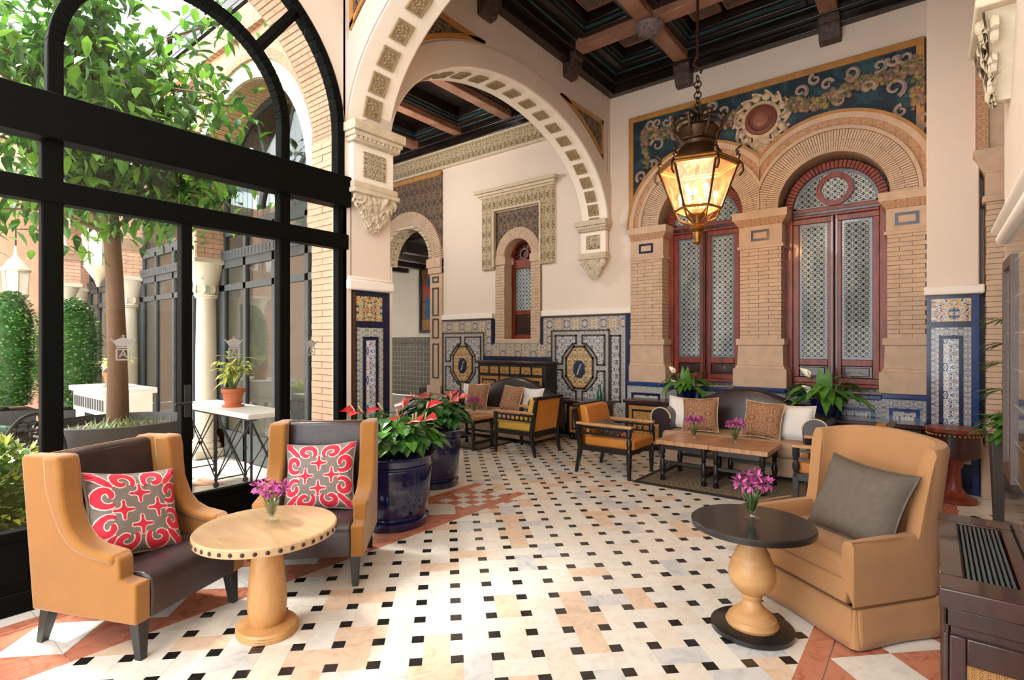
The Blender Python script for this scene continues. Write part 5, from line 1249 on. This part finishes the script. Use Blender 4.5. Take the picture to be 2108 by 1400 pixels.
def skirt(name, a, b, fold):
    A, B = Vector(a), Vector(b); d = (B-A).normalized(); nrm = Vector((d.y, -d.x)); n = 24; vs = []; fs = []
    for i in range(n+1):
        u = i/n; p = A.lerp(B, u)
        for k in range(5):
            z = .2-.188*k/4; w = (k/4)*(.028+.006*sin(u*9+fold)); q = p+nrm*w+d*(u-.5)*.05*(k/4); vs.append((q.x, q.y, z))
    for i in range(n):
        for k in range(4): fs.append((i*5+k, (i+1)*5+k, (i+1)*5+k+1, i*5+k+1))
    o = MB().add(vs, fs).build(name, M['tan'], t, smooth=True); m_ = o.modifiers.new('thick', 'SOLIDIFY'); m_.thickness = .008; return o
skirt('skirt_panel', (-hw,fy), (hw-.02,fy), 0); skirt('skirt_panel', (hw,fy+.02), (hw,by), 1); skirt('skirt_panel', (hw,by), (-hw,by), 2); skirt('skirt_panel', (-hw,by), (-hw,fy+.02), 3)
for sx in (-1, 1): MB().tube([(sx*(hw-.012),fy+.012,.2),(sx*(hw-.005),fy+.004,.1),(sx*(hw+.012),fy-.012,.012)], [.008,.018,.026], 8).build('kick_pleat', M['tan'], t, smooth=True)
cushion('dark grey woven cushion on the tan skirted armchair', M['gpil'], L2W(TC, TR, (.09,.02,.62)), .52, .45, .19, TR+radians(2), radians(24), radians(3), None, M['gpil'], pinch=.1)
# black pedestal table
T2 = (-.745,2.985,0)
t = thing('pedestal_table', 'round black topped pedestal table with bleached bulb base', 'table', T2)
MB().lathe([(.292,.535),(.302,.54),(.303,.562),(.296,.57),(0,.57)], 56).build('table_top', M['black'], t, smooth=True)
MB().lathe([(.195,0),(.203,.006),(.203,.026),(.195,.032),(0,.032)], 48).build('base', M['black'], t, smooth=True)
MB().lathe([(.125,.03),(.13,.045),(.12,.06),(.118,.07),(.108,.075),(.1,.09),(.075,.11),(.05,.135),(.042,.16),(.05,.175),(.052,.185),(.048,.19),(.07,.205),(.1,.235),(.114,.275),(.116,.31),(.104,.36),(.085,.395),(.088,.4),(.084,.408),(.06,.45),(.046,.5),(.05,.537)], 36).build('turned_pedestal', M['vwood'], t, smooth=True)
flower_vase((T2[0]-.01, T2[1]+.03, .57), 'small glass vase of pink flowers on the black pedestal table', 1.1, 2)

# ------------------------------------------------------------------ camelback sofas
def sofa(loc, label, W_=1.9, D=.76):
    t = thing('camelback_sofa', label, 'sofa', loc, 0, 'brown camelback sofas'); hw = W_/2
    hump = lambda x: .66+.29*max(0, cos(min(1, abs(x)/(hw*.98))*pi/2))**1.5
    xs = [-hw+.03+(W_-.06)*i/40 for i in range(41)]
    vs = []; fs = []
    for x in xs:
        z = hump(x)
        for y, zz_ in ((D-.2,.3),(D-.14,z*.75),(D-.1,z-.05),(D-.075,z-.012),(D-.04,z),(D-.01,z-.02),(D,z-.06),(D,.12)): vs.append((x, y, zz_))
    for i in range(40):
        for k in range(7): fs.append((i*8+k, (i+1)*8+k, (i+1)*8+k+1, i*8+k+1))
    fs += [tuple(range(8)), tuple(40*8+k for k in range(7,-1,-1))]
    MB().add(vs, fs).build('camel_back', M['sofa'], t, smooth=True)
    for s_ in (-1, 1):
        c = (s_*(hw-.11), .585); prof = [(c[0]-s_*.09, .12)]+[(c[0]+s_*.125*cos(pi-k*pi*1.35/14), c[1]+.125*sin(pi-k*pi*1.35/14)) for k in range(15)]+[(c[0]+s_*.03, .5),(c[0]+s_*.03, .12)]
        MB().prism(prof, 1, .06, D-.12).build('scroll_arm', M['sofa'], t, bevel=.012)
        MB().tube([(x, .055, z) for x, z in prof[1:-1]], .009, 6).build('arm_trim', M['trim'], t, smooth=True)
    MB().box((-hw+.14,.0,.27),(hw-.14,D-.16,.44)).build('seat_cushion', M['linen'], t, bevel=.05, seg=3)
    MB().box((-hw+.1,.045,.06),(hw-.1,D-.05,.27)).build('base_apron', M['linen'], t, bevel=.02)
    for x in (-hw+.14, 0, hw-.14):
        for y in (.1, D-.1): MB().lathe([(.025,0),(.035,.03),(.03,.07)], 10, Matrix.Translation((x,y,0))).build('foot', M['ebony'], t)
    return t
S1, S2 = (-1.8,6.27,0), (-5.42,6.3,0)
sofa(S1, 'brown leather camelback sofa with taupe seat under the two arched windows')
sofa(S2, 'brown leather camelback sofa in front of the dark inlaid cabinet by the niche')
def sofa_cush(S0, where):
    g = 'sofa cushions'
    for dx, y, z, w, mat, rz, lab in ((-.66,.34,.63,.4,'wcush',.1,'white tufted cushion at the left end'),(-.4,.2,.64,.42,'bcush',.12,'brown damask cushion left of the middle'),
                                      (.3,.2,.64,.42,'bcush',-.1,'brown damask cushion right of the middle'),(.6,.33,.62,.4,'wcush',-.12,'white tufted cushion at the right end')):
        cushion(lab+' of the sofa '+where, M[mat], (S0[0]+dx, S0[1]+y, z), w, w, .14, rz, radians(20), random.uniform(-.08,.08), g, M['trim'] if mat == 'bcush' else None)
sofa_cush(S1, 'under the arched windows'); sofa_cush(S2, 'by the niche')

# ------------------------------------------------------------------ coffee tables, open armchairs, rugs
def turned_leg(h, r=.024): return [(r*.7,0),(r*1.2,.015),(r*1.2,.05),(r*.7,.06),(r*1.1,.075),(r*.75,.1),(r*1.0,.12*1),(r*1.35,h*.45),(r*.9,h*.58),(r*.7,h*.62),(r*1.25,h*.66),(r*.7,h*.7),(r*1.2,h*.76),(r*1.2,h)]
def coffee(loc, label, lx, ly, h=.45):
    t = thing('coffee_table', label, 'table', loc, 0, 'coffee tables')
    n = 5
    for i in range(n): 
        y0 = -ly/2+i*ly/n; MB().box((-lx/2,y0+.0015,h-.045),(lx/2,y0+ly/n-.0015,h)).build('top_board', M['board'], t, bevel=.003)
    for x in (-lx/2+.06, lx/2-.06):
        for y in (-ly/2+.06, ly/2-.06): MB().lathe(turned_leg(h-.045), 14, Matrix.Translation((x,y,0))).build('leg', M['ebony'], t, smooth=True)
        MB().cbox((x,0,.1),(.03,ly-.1,.04)).build('stretcher', M['ebony'], t); MB().cbox((x,0,h-.075),(.03,ly-.1,.05)).build('apron_rail', M['ebony'], t)
    for y in (-ly/2+.06, ly/2-.06): MB().cbox((0,y,.21),(lx-.1,.025,.03)).build('stretcher', M['ebony'], t); MB().cbox((0,y,h-.075),(lx-.1,.03,.05)).build('apron_rail', M['ebony'], t)
    return t
coffee((-2.1,5.88,0), 'left one of the two joined board-topped coffee tables before the window sofa', .565, .63); coffee((-1.53,5.88,0), 'right one of the two joined board-topped coffee tables before the window sofa', .565, .63)
coffee((-5.3,5.75,0), 'small square board-topped table before the sofa by the niche', .62, .52, .47)
flower_vase((-2.06,5.86,.45), 'left small vase of purple flowers on the joined coffee tables', 1.15, 3); flower_vase((-1.63,5.86,.45), 'right small vase of purple flowers on the joined coffee tables', 1.15, 4)
flower_vase((-5.28,5.82,.47), 'small vase of purple flowers on the table by the niche sofa', 1.15, 5)
def open_chair(loc, rz, label, cush, outer):
    t = thing('open_armchair', label, 'armchair', loc, rz, 'open wooden armchairs')
    for s_ in (-1, 1):
        x = s_*.295
        MB().frustum((x,-.31,0),(.03,.03),(x,-.31,.3),(.05,.05)).lathe([(.025,.3),(.02,.34),(.032,.38),(.028,.42),(.018,.45),(.03,.48),(.032,.56)], 12, Matrix.Translation((x,-.31,0))).build('leg', M['ebony'], t)
        MB().frustum((x,.36,0),(.03,.03),(x,.3,.3),(.05,.05)).add([(x-.022,.275,.3),(x+.022,.275,.3),(x+.022,.33,.3),(x-.022,.33,.3),(x-.022,.36,.74),(x+.022,.36,.74),(x+.022,.4,.74),(x-.022,.4,.74)], [(0,3,2,1),(4,5,6,7),(0,1,5,4),(1,2,6,5),(2,3,7,6),(3,0,4,7)]).build('leg', M['ebony'], t)
        MB().box((x-.035,-.345,.56),(x+.035,.35,.59)).build('arm_rest', M['armwood'], t, bevel=.01)
        m = MB().box((x-.015,-.29,.525),(x+.015,.33,.545)).box((x-.015,-.29,.455),(x+.015,.31,.475)); m.build('arm_rail', M['ebony'], t)
        for k in range(7):
            if k == 0: sp = MB().lathe([(.007,.47),(.014,.49),(.008,.5),(.014,.51),(.007,.53)], 8).build('spindle', M['ebony'], t, (x, -.2, 0), smooth=True)
            else: inst(sp, t, (x, -.2+k*.075, 0))
        MB().box((x-.02,-.31,.27),(x+.02,.31,.33)).build('seat_rail', M['ebony'], t)
    for y in (-.31, .31): MB().box((-.295,y-.02,.27),(.295,y+.02,.33)).build('seat_rail', M['ebony'], t)
    MB().box((-.265,-.35,.32),(.265,.27,.43)).build('seat_cushion', M[cush], t, bevel=.022, seg=3)
    MB().prism([(.17,.42),(.25,.77),(.35,.78),(.28,.42)], 0, -.265, .265).build('back_cushion', M[cush], t, bevel=.022, seg=3)
    MB().prism([(.3,.33),(.37,.76),(.385,.76),(.32,.33)], 0, -.27, .27).build('back_panel', M[outer], t)
    MB().prism([(.345,.75),(.35,.79),(.405,.79),(.4,.75)], 0, -.32, .32).build('crest_rail', M['ebony'], t, bevel=.004)
    return t
open_chair((-2.92,5.69,0), radians(90), 'orange leather open armchair facing the coffee tables from the left', 'orange', 'orange')
open_chair((-.66,5.68,0), radians(-90), 'orange open armchair half hidden behind the tan armchair', 'orange', 'orange')
open_chair((-4.46,6.0,0), radians(-90), 'yellow seated open armchair seen from behind by the niche sofa', 'yellow', 'orange')
cushion('small grey cushion lying in the orange open armchair', M['gpil'], (-3.03,5.75,.49), .38, .3, .1, radians(90), radians(55), 0, None, M['gpil'])
def rug(loc, label, lx, ly):
    t = thing('rug', label, 'rug', loc)
    MB().box((-lx/2+.05,-ly/2+.05,.0006),(lx/2-.05,ly/2-.05,.011)).build('pile', ornament('rug_weave', [(0,C(66,56,46)),(.47,C(186,168,136)),(.54,C(90,76,60))], (.11,.11), 2.8, (0,1), .95, coat=0) if not bpy.data.materials.get('rug_weave') else bpy.data.materials['rug_weave'], t)
    f = MB().box((-lx/2,-ly/2,.0006),(lx/2,-ly/2+.05,.013)).box((-lx/2,ly/2-.05,.0006),(lx/2,ly/2,.013)).box((-lx/2,-ly/2+.05,.0006),(-lx/2+.05,ly/2-.05,.013)).box((lx/2-.05,-ly/2+.05,.0006),(lx/2,ly/2-.05,.013)); f.build('border', simple('rug_border', C(44,38,34), .95) if not bpy.data.materials.get('rug_border') else bpy.data.materials['rug_border'], t)
rug((-1.5,6.25,0), 'beige patterned rug with dark edge under the joined coffee tables', 2.1, 1.78); rug((-6.0,6.3,0), 'beige patterned rug with dark edge before the sofa by the niche', 2.0, 1.4)

# ------------------------------------------------------------------ cabinets along the back wall
inl = ornament('gold_inlay', [(0,C(70,44,24)),(.44,C(196,146,70)),(.54,C(150,100,44)),(.6,C(216,176,100))], (.2,.2), 3, (0,2), .5)
def cabinet(loc, label, w, d, h, rows):
    t = thing('inlaid_cabinet', label, 'cabinet', loc, 0, 'dark inlaid cabinets')
    MB().box((-w/2,0,.06),(w/2,d,h-.05)).build('carcass', M['ebony'], t, bevel=.006)
    MB().box((-w/2-.03,-.03,h-.05),(w/2+.03,d,h)).build('cabinet_top', M['mahogd'], t, bevel=.012)
    for x in (-w/2+.06, w/2-.06):
        for y in (.06, d-.06): MB().lathe([(.03,0),(.04,.03),(.03,.07)], 10, Matrix.Translation((x,y,0))).build('foot', M['ebony'], t)
    for z0, z1, n, k in rows:
        wx = (w-.08)/n
        for i in range(n):
            a, b = -w/2+.04+i*wx+.02, -w/2+.04+(i+1)*wx-.02
            p = MB().box((a,-.012,z0),(b,.0,z1)).build('drawer_front' if k else 'door', M['gold'] if not k else inl, t, bevel=.004)
            if not k:
                MB().box((a+.05,-.02,z0+.05),(b-.05,-.01,z1-.05)).build('door_frame', M['ebony'], p); MB().box((a+.075,-.026,z0+.08),(b-.075,-.019,z1-.08)).build('inlay_panel', inl, p)
            else: MB().ball(((a+b)/2,-.025,(z0+z1)/2), .012, 8, 5).build('knob', M['brass'], p, smooth=True)
    return t
cabinet((-5.67,7.16,0), 'tall dark cabinet with gold inlaid drawers behind the niche sofa', 1.46, .34, 1.2, ((.98,1.1,6,1),(.12,.93,3,0)))
cabinet((-4.2,7.12,0), 'low dark cabinet carrying the green bottle', .62, .36, .62, ((.12,.52,1,0),))
cabinet((-2.95,7.06,0), 'low dark cabinet with gold inlay left of the window sofa', 1.05, .4, .7, ((.1,.62,2,0),))
cabinet((-.58,7.06,0), 'low dark cabinet right of the window sofa', .98, .36, .64, ((.1,.56,2,0),))
t = thing('green_bottle', 'green glass bottle standing on the low dark cabinet', 'bottle', (-3.98,7.22,.62))
MB().lathe([(.04,0),(.045,.01),(.043,.12),(.025,.17),(.018,.2),(.018,.235),(.022,.237),(.022,.255),(.016,.257)], 18).build('bottle_body', simple('green_glass', C(20,92,62), .08, coat=.5), t, smooth=True)
# peace lilies
def lily(loc, label, seed, n=34, s=1):
    t = thing('peace_lily', label, 'potted plant', loc, 0, 'peace lilies behind the sofa'); q = random.Random(seed)
    MB().lathe([(.09*s,0),(.13*s,.1*s),(.14*s,.17*s),(.15*s,.18*s),(.145*s,.19*s),(.125*s,.185*s),(.12*s,.16*s)], 20).build('pot', M['blue'], t, smooth=True)
    m = MB(); st = MB()
    for k in range(n):
        a = q.uniform(0,6.28); el = q.uniform(.25,1.7); L = q.uniform(.14,.26)*s; d = Vector((cos(a), sin(a)*(.35 if sin(a) > 0 else 1), el)).normalized(); e = Vector((0,0,.17*s))+d*L; st.tube([(0,0,.16*s), e], .004, 4)
        m.leaf(e-d*.02, (d.x, d.y, d.z*.25), (0,0,1), q.uniform(.18,.27)*s, q.uniform(.085,.12)*s, .2, .75)
    for d in ((.1,-.2,1.),(-.2,-.15,1.1)): d = Vector(d).normalized(); m.leaf(Vector((0,0,.2*s)), d, (0,-1,.2), .33*s, .12*s, .15, .1)
    st.build('stems', M['stem'], t); m.build('foliage', M['leaf2'] if n % 2 else M['leaf'], t, smooth=False)
    for x, z in ((-.12,.42),(-.1,.24)):
        f = MB(); f.leaf((x*s,-.12*s,z*s), (-.5,-.2,.7), (.4,-.8,.3), .13*s, .075*s, .5, .4); f.build('flower_spathe', M['cream'], t); MB().bar((0,0,.17*s),(x*s,-.12*s,z*s),.004,5).build('flower_stem', M['stem'], t); MB().bar((x*s,-.125*s,z*s),((x-.02)*s,-.14*s,(z+.06)*s),.007,6).build('flower_spadix', M['trim'], t)
    return t
lily((-2.62,7.16,.7), 'peace lily in blue pot behind the left end of the window sofa', 5, 35, .95); lily((-.98,7.13,.64), 'peace lily with white flowers in blue pot at the right end of the window sofa', 9, 45, 1.12)

# ------------------------------------------------------------------ cobalt pots of anthurium
def anth(loc, label, r, h, seed):
    t = thing('anthurium_pot', label, 'potted plant', loc, 0, 'cobalt blue pots of anthurium'); q = random.Random(seed)
    MB().lathe([(r*.86,0),(r*.88,.01),(r*.88,.06),(r*.8,.075),(r*.79,.09),(r*.84,.1),(r*.87,.12),(r*.95,h*.78),(r*.93,h*.8),(r*.97,h*.82),(r*.97,h*.84),(r*.94,h*.855),(r*.95,h*.93),(r*1.04,h*.95),(r*1.07,h*.975),(r*1.04,h),(r*.94,h),(r*.9,h*.9)], 44).build('glazed_pot', M['blue'], t, smooth=True)
    MB().lathe([(r*.9,h*.88),(r*.9,h*.9)], 30).build('soil', M['soil'], t)
    m = [MB(), MB()]; st = MB(); rd = []
    for k in range(300):
        a = q.uniform(0,6.28); rr = r*1.12*sqrt(q.random()); z = h+.05+.25*(1-(rr/(r*1.3))**2)*q.uniform(.55,1.1); c = Vector((rr*cos(a), rr*sin(a), z)); b = Vector((c.x*.35, c.y*.35, h*.9)); st.tube([b, (b+c)/2+Vector((0,0,.05)), c], .004, 4)
        m[k % 2].leaf(c, (cos(a)+q.uniform(-.4,.4), sin(a)+q.uniform(-.4,.4), q.uniform(-.7,.3)), (0,0,1), q.uniform(.1,.165), q.uniform(.075,.115), .18, .35)
    st.build('stems', M['stem'], t, kind='stuff'); m[0].build('foliage', M['leaf'], t, kind='stuff'); m[1].build('foliage', M['leaf2'] if seed % 2 else simple('leaf_mid', C(52,104,44), .35, var=.4, scale=12), t, kind='stuff')
    for k in range(9):
        a = q.uniform(0,6.28); rr = r*1.05*sqrt(q.random()); c = Vector((rr*cos(a), rr*sin(a), h+.26+.1*q.random())); f = MB(); f.leaf(c, (cos(a), sin(a)-.6, .35), (0,-.5,1), .15, .15, .2, .3); f.build('flower_spathe', M['red'], t); MB().bar(c, c+Vector((cos(a)*.03, sin(a)*.03-.02, .06)), .006, 6).build('flower_spadix', M['trim'], t); MB().tube([(0,0,h*.9), c*.6+Vector((0,0,h*.35)), c], .004, 5).build('flower_stem', M['stem'], t)
anth((-3.585,2.93,0), 'big cobalt blue pot of red anthurium, the nearer of the two', .345, .6, 11); anth((-4.2,3.98,0), 'big cobalt blue pot of anthurium, the farther one under the arch', .31, .62, 12)

# ------------------------------------------------------------------ hanging lantern
LX, LY = -1.88, 5.45
t = thing('hanging_lantern', 'large hexagonal brass lantern with crown hanging from the coffered ceiling', 'lantern', (LX, LY, 0))
hexa = lambda r, z, o=pi/12: [(r*cos(o+k*pi/3), r*sin(o+k*pi/3), z) for k in range(6)]
T0, B0 = hexa(.38, 3.28), hexa(.225, 2.86)
for k in range(6):
    a, b, c_, d = T0[k], T0[(k+1)%6], B0[(k+1)%6], B0[k]
    MB().add([d, c_, b, a], [(0,1,2,3)]).build('glass_pane', M['amber'], t)
    MB().bar(a, d, .013, 5).build('corner_bar', M['dbrass'], t)
MB().tube(T0, .02, 6, True).tube(hexa(.385, 3.31), .016, 6, True).build('upper_rim', M['brass'], t); MB().tube(B0, .014, 6, True).build('lower_rim', M['brass'], t)
MB().lathe([(.3,3.31),(.24,3.36),(.235,3.42),(.2,3.46),(.17,3.5),(.18,3.53),(.15,3.56)], 24).build('roof', M['dbrass'], t, smooth=True)
m = MB(); m.tube(hexa(.17,3.57,0)+[], .016, 6, True)
for k in range(8):
    a = k*pi/4; P = [(.16,3.57),(.23,3.64),(.26,3.73),(.21,3.8),(.12,3.82),(.06,3.79),(.03,3.83)]; m.tube([(r*cos(a), r*sin(a), z) for r, z in P], .014, 5); m.ball((.26*cos(a), .26*sin(a), 3.76), .03, 6, 4)
m.lathe([(.16,3.56),(.19,3.6),(.21,3.66),(.18,3.7)], 16, cap=False); m.build('crown', M['dbrass'], t, smooth=True)
for k in range(6):
    a = pi/12+k*pi/3; f = MB(); x, y = .38*cos(a), .38*sin(a); f.ball((x,y,3.36), .025, 6, 5).ball((x,y,3.4), .014, 6, 4)
    f.tube([(x,y,3.32),(x*1.1,y*1.1,3.27),(x*1.12,y*1.12,3.2),(x*1.03,y*1.03,3.16)], .012, 5); f.tube([(x,y,3.33),(x*.95,y*.95,3.42),(x*1.08,y*1.08,3.46)], .011, 5); f.build('corner_finial', M['dbrass'], t, smooth=True)
MB().lathe([(.1,2.85),(.085,2.8),(.05,2.76),(.04,2.72),(.075,2.69),(.08,2.66),(.045,2.63),(.05,2.6),(.028,2.56),(.034,2.53),(.0,2.49)], 24).build('tail_finial', M['brass'], t, smooth=True)
m = MB()
for k in range(7):
    pts = [(.035*cos(i*pi/6)*(k % 2), .035*cos(i*pi/6)*((k+1) % 2), 3.86+k*.055+.036*sin(i*pi/6)) for i in range(12)]; m.tube(pts, .008, 5, True)
bt = MB()
for k in range(6):
    a, b = B0[k], B0[(k+1)%6]; MB().add([(a[0]*.4,a[1]*.4,2.79),(b[0]*.4,b[1]*.4,2.79),(b[0],b[1],2.86),(a[0],a[1],2.86)], [(0,1,2,3)]).build('bottom_pane', M['amber'], t); bt.tube([a,(a[0]*.4,a[1]*.4,2.79)], .01, 5); bt.tube([(a[0]*.95,a[1]*.95,2.85),(a[0]*.8,a[1]*.8,2.76),(a[0]*.4,a[1]*.4,2.72)], .011, 5)
bt.build('bottom_bracket', M['brass'], t)
m.build('chain', M['dbrass'], t, kind='stuff'); MB().tube([(.03,0,4.24),(.045,0,4.28),(0,0,4.31),(-.045,0,4.35),(-.02,0,4.4),(0,0,4.42)], .012, 6).build('hook', M['dbrass'], t); MB().bar((0,0,4.4),(0,0,5.55),.014,8).build('rod', M['dbrass'], t)
MB().bar((0,0,2.88),(0,0,3.3),.015,8).build('candle_stem', M['brass'], t)
for k in range(8):
    a = k*pi/4+.2; r = .13 if k % 2 else .17; z = 3.02 if k % 2 else 2.95; x, y = r*cos(a), r*sin(a)
    MB().bar((x,y,z-.07),(x,y,z+.02),.013,8).build('candle', M['cream'], t); MB().ball((x,y,z+.05), .024, 8, 6, (1,1,1.5)).build('flame_bulb', M['bulb'], t, smooth=True); MB().tube([(0,0,z-.04),(x*.6,y*.6,z-.1),(x,y,z-.07)], .007, 5).build('candle_arm', M['brass'], t)
lamp('lantern_light', 'POINT', (LX, LY, 3.06), 42, (1,.8,.58), .12)

# ------------------------------------------------------------------ radiator cover, half-round table, planter at the right
t = thing('radiator_cover', 'dark mahogany radiator cover with grille and cane panels', 'cabinet', (.14,2.55,0))
MB().box((-.1,-.45,.0),(.105,.44,.7)).build('carcass', M['mahogd'], t, bevel=.006)
f = MB(); frame_rect(f, 0, 0, -.47, .46, 0, 1, .1, 0, 1) if False else None
tb = MB(); tb.box((-.125,-.47,.7),(.108,-.34,.76)).box((-.125,.33,.7),(.108,.46,.76)).box((-.125,-.34,.7),(-.06,.33,.76)).box((.07,-.34,.7),(.108,.33,.76)); tb.build('top_frame', M['mahogd'], t, bevel=.005)
MB().box((-.06,-.34,.7),(.07,.33,.715)).build('grille_tray', M['black'], t)
for k in range(9):
    if k == 0: sl = MB().box((-.003,-.335,.715),(.004,.325,.752)).build('grille_slat', M['dgrey_fr'], t, (-.05,0,0))
    else: inst(sl, t, (-.05+k*.0135, 0, 0))
MB().box((-.112,-.458,.645),(.107,-.44,.7)).box((-.112,-.458,.62),(-.1,.45,.7)).build('top_moulding', M['mahogd'], t, bevel=.004)
cane = ornament('woven_cane', [(0,C(40,26,16)),(.44,C(190,140,80)),(.62,C(120,80,42))], (.018,.018), 1.8, (0,2), .7, coat=0, detail=0, dist=0)
e = MB(); 
for a, b, p, q in ((-.1,-.06,0,.62),(.07,.105,0,.62),(-.06,.07,.54,.62),(-.06,.07,0,.1)): e.box((a,-.462,p),(b,-.448,q))
e.build('end_frame', M['mahogd'], t, bevel=.004); MB().box((-.06,-.454,.1),(.07,-.449,.54)).build('cane_panel', cane, t)
caneY = ornament('woven_cane_side', [(0,C(40,26,16)),(.44,C(190,140,80)),(.62,C(120,80,42))], (.018,.018), 1.8, (1,2), .7, coat=0, detail=0, dist=0)
e = MB()
for a, b, p, q in ((-.45,-.38,0,.62),(.37,.44,0,.62),(-.38,.37,.54,.62),(-.38,.37,0,.1),(-.03,.03,.1,.54)): e.box((-.114,a,p),(-.1,b,q))
e.build('side_frame', M['mahogd'], t, bevel=.004)
for a, b in ((-.38,-.03),(.03,.37)): MB().box((-.106,a,.1),(-.101,b,.54)).build('cane_panel', caneY, t)
t = thing('drum_table', 'small dark round wooden table with studded edge before the tiled pilaster', 'table', (.16,6.6,0))
MB().lathe([(.215,.66),(.225,.67),(.225,.69),(.215,.7)], 36).build('table_top', M['mahog'], t, smooth=True); MB().lathe([(.21,.44),(.205,.66)], 36).build('drum', M['mahogd'], t, smooth=True)
MB().lathe([(.16,.42),(.21,.44)], 30).lathe([(.17,0),(.17,.04),(.1,.07),(.06,.14),(.05,.3),(.09,.4),(.16,.42)], 24).build('pedestal', M['mahog'], t, smooth=True)
for k in range(36):
    a = 2*pi*k/36
    if k == 0: sb = MB().ball((0,0,0), .012, 6, 4).build('stud', M['brass'], t, (.21*cos(a), .21*sin(a), .64))
    else: inst(sb, t, (.21*cos(a), .21*sin(a), .64))
t = thing('tall_planter', 'tall dark grey planter with ferny palm at the right doorway', 'potted plant', (.47,5.45,0))
MB().frustum((0,0,0),(.2,.2),(0,0,.8),(.26,.26)).build('planter_box', M['planter'], t, bevel=.01)
m = MB(); p2 = MB(); q = random.Random(4)
for k in range(170): a = q.uniform(0,6.28); r_ = q.uniform(.0,.16); m.leaf((r_*cos(a), r_*sin(a), .78+.18*q.random()), (cos(a), sin(a), q.uniform(-.4,1)), (0,0,1), q.uniform(.08,.15), .05, .2, .4)
st = MB()
for k, (x, y, z, a) in enumerate(((-.06,.0,1.15,3.0),(-.05,.02,1.35,3.3),(-.03,.02,1.5,2.7),(-.04,0,1.68,3.6),(.0,.05,1.6,.5),(.02,.0,1.3,5.5))):
    st.tube([(0,0,.78),(x*.5,y*.5,1.0),(x,y,z)], .007, 5)
    for i in range(11): b = a-1.1+i*.22; p2.leaf((x,y,z), (cos(b), sin(b), q.uniform(-.15,.25)), (0,0,1), q.uniform(.17,.24), .022, .2, .3)
st.build('stems', M['stem'], t); m.build('foliage', M['lime'] if False else M['leaf2'], t, kind='stuff'); p2.build('palm_leaf', M['leaf'], t, kind='stuff')

# ------------------------------------------------------------------ painting and bench in the room beyond
t = thing('framed_painting', 'tall framed painting of a standing figure in blue through the doorway', 'painting', (-11.0,10.36,1.85))
MB().box((-.42,0,0),(.42,.03,1.8)).build('canvas', ornament('dark_canvas', [(0,C(80,52,34)),(.45,C(120,78,48)),(.6,C(56,44,36))], (2,2), 1.2, (0,2), .5), t)
f = MB(); frame_rect(f, 1, 0, -.48, .48, -.06, 1.86, .08, -.04, .03); f.build('frame', M['ebony'], t, bevel=.01)
def flat(nm, pts, col, d): MB().prism(pts, 1, -.004-d, 0).build(nm, simple(nm+'_paint', C(*col), .5, var=.25, scale=5), t)
flat('painted_robe', [(-.25,.35),(.25,.3),(.3,.9),(.22,1.35),(.08,1.5),(-.1,1.5),(-.24,1.3),(-.2,.8)], (24,88,132), .001)
flat('painted_sash', [(-.4,1.2),(-.2,1.35),(.35,.7),(.3,.55)], (166,60,52), .002); flat('painted_face', [(.1*cos(k*.7)+0,1.62+.13*sin(k*.7)) for k in range(9)], (206,160,130), .003)
flat('painted_ground', [(-.4,.02),(.4,.02),(.4,.35),(-.4,.3)], (150,112,60), .0005)
t = thing('dark_bench', 'dark upholstered bench in the dim room through the doorway', 'bench', (-9.6,9.7,0))
MB().box((-.9,-.3,.12),(.9,.3,.42)).build('seat', M['sofa'], t, bevel=.05); MB().box((-.9,.2,.4),(.9,.35,.8)).build('backrest', M['sofa'], t, bevel=.05); MB().box((-.85,-.25,0),(.85,.25,.12)).build('plinth', M['ebony'], t)
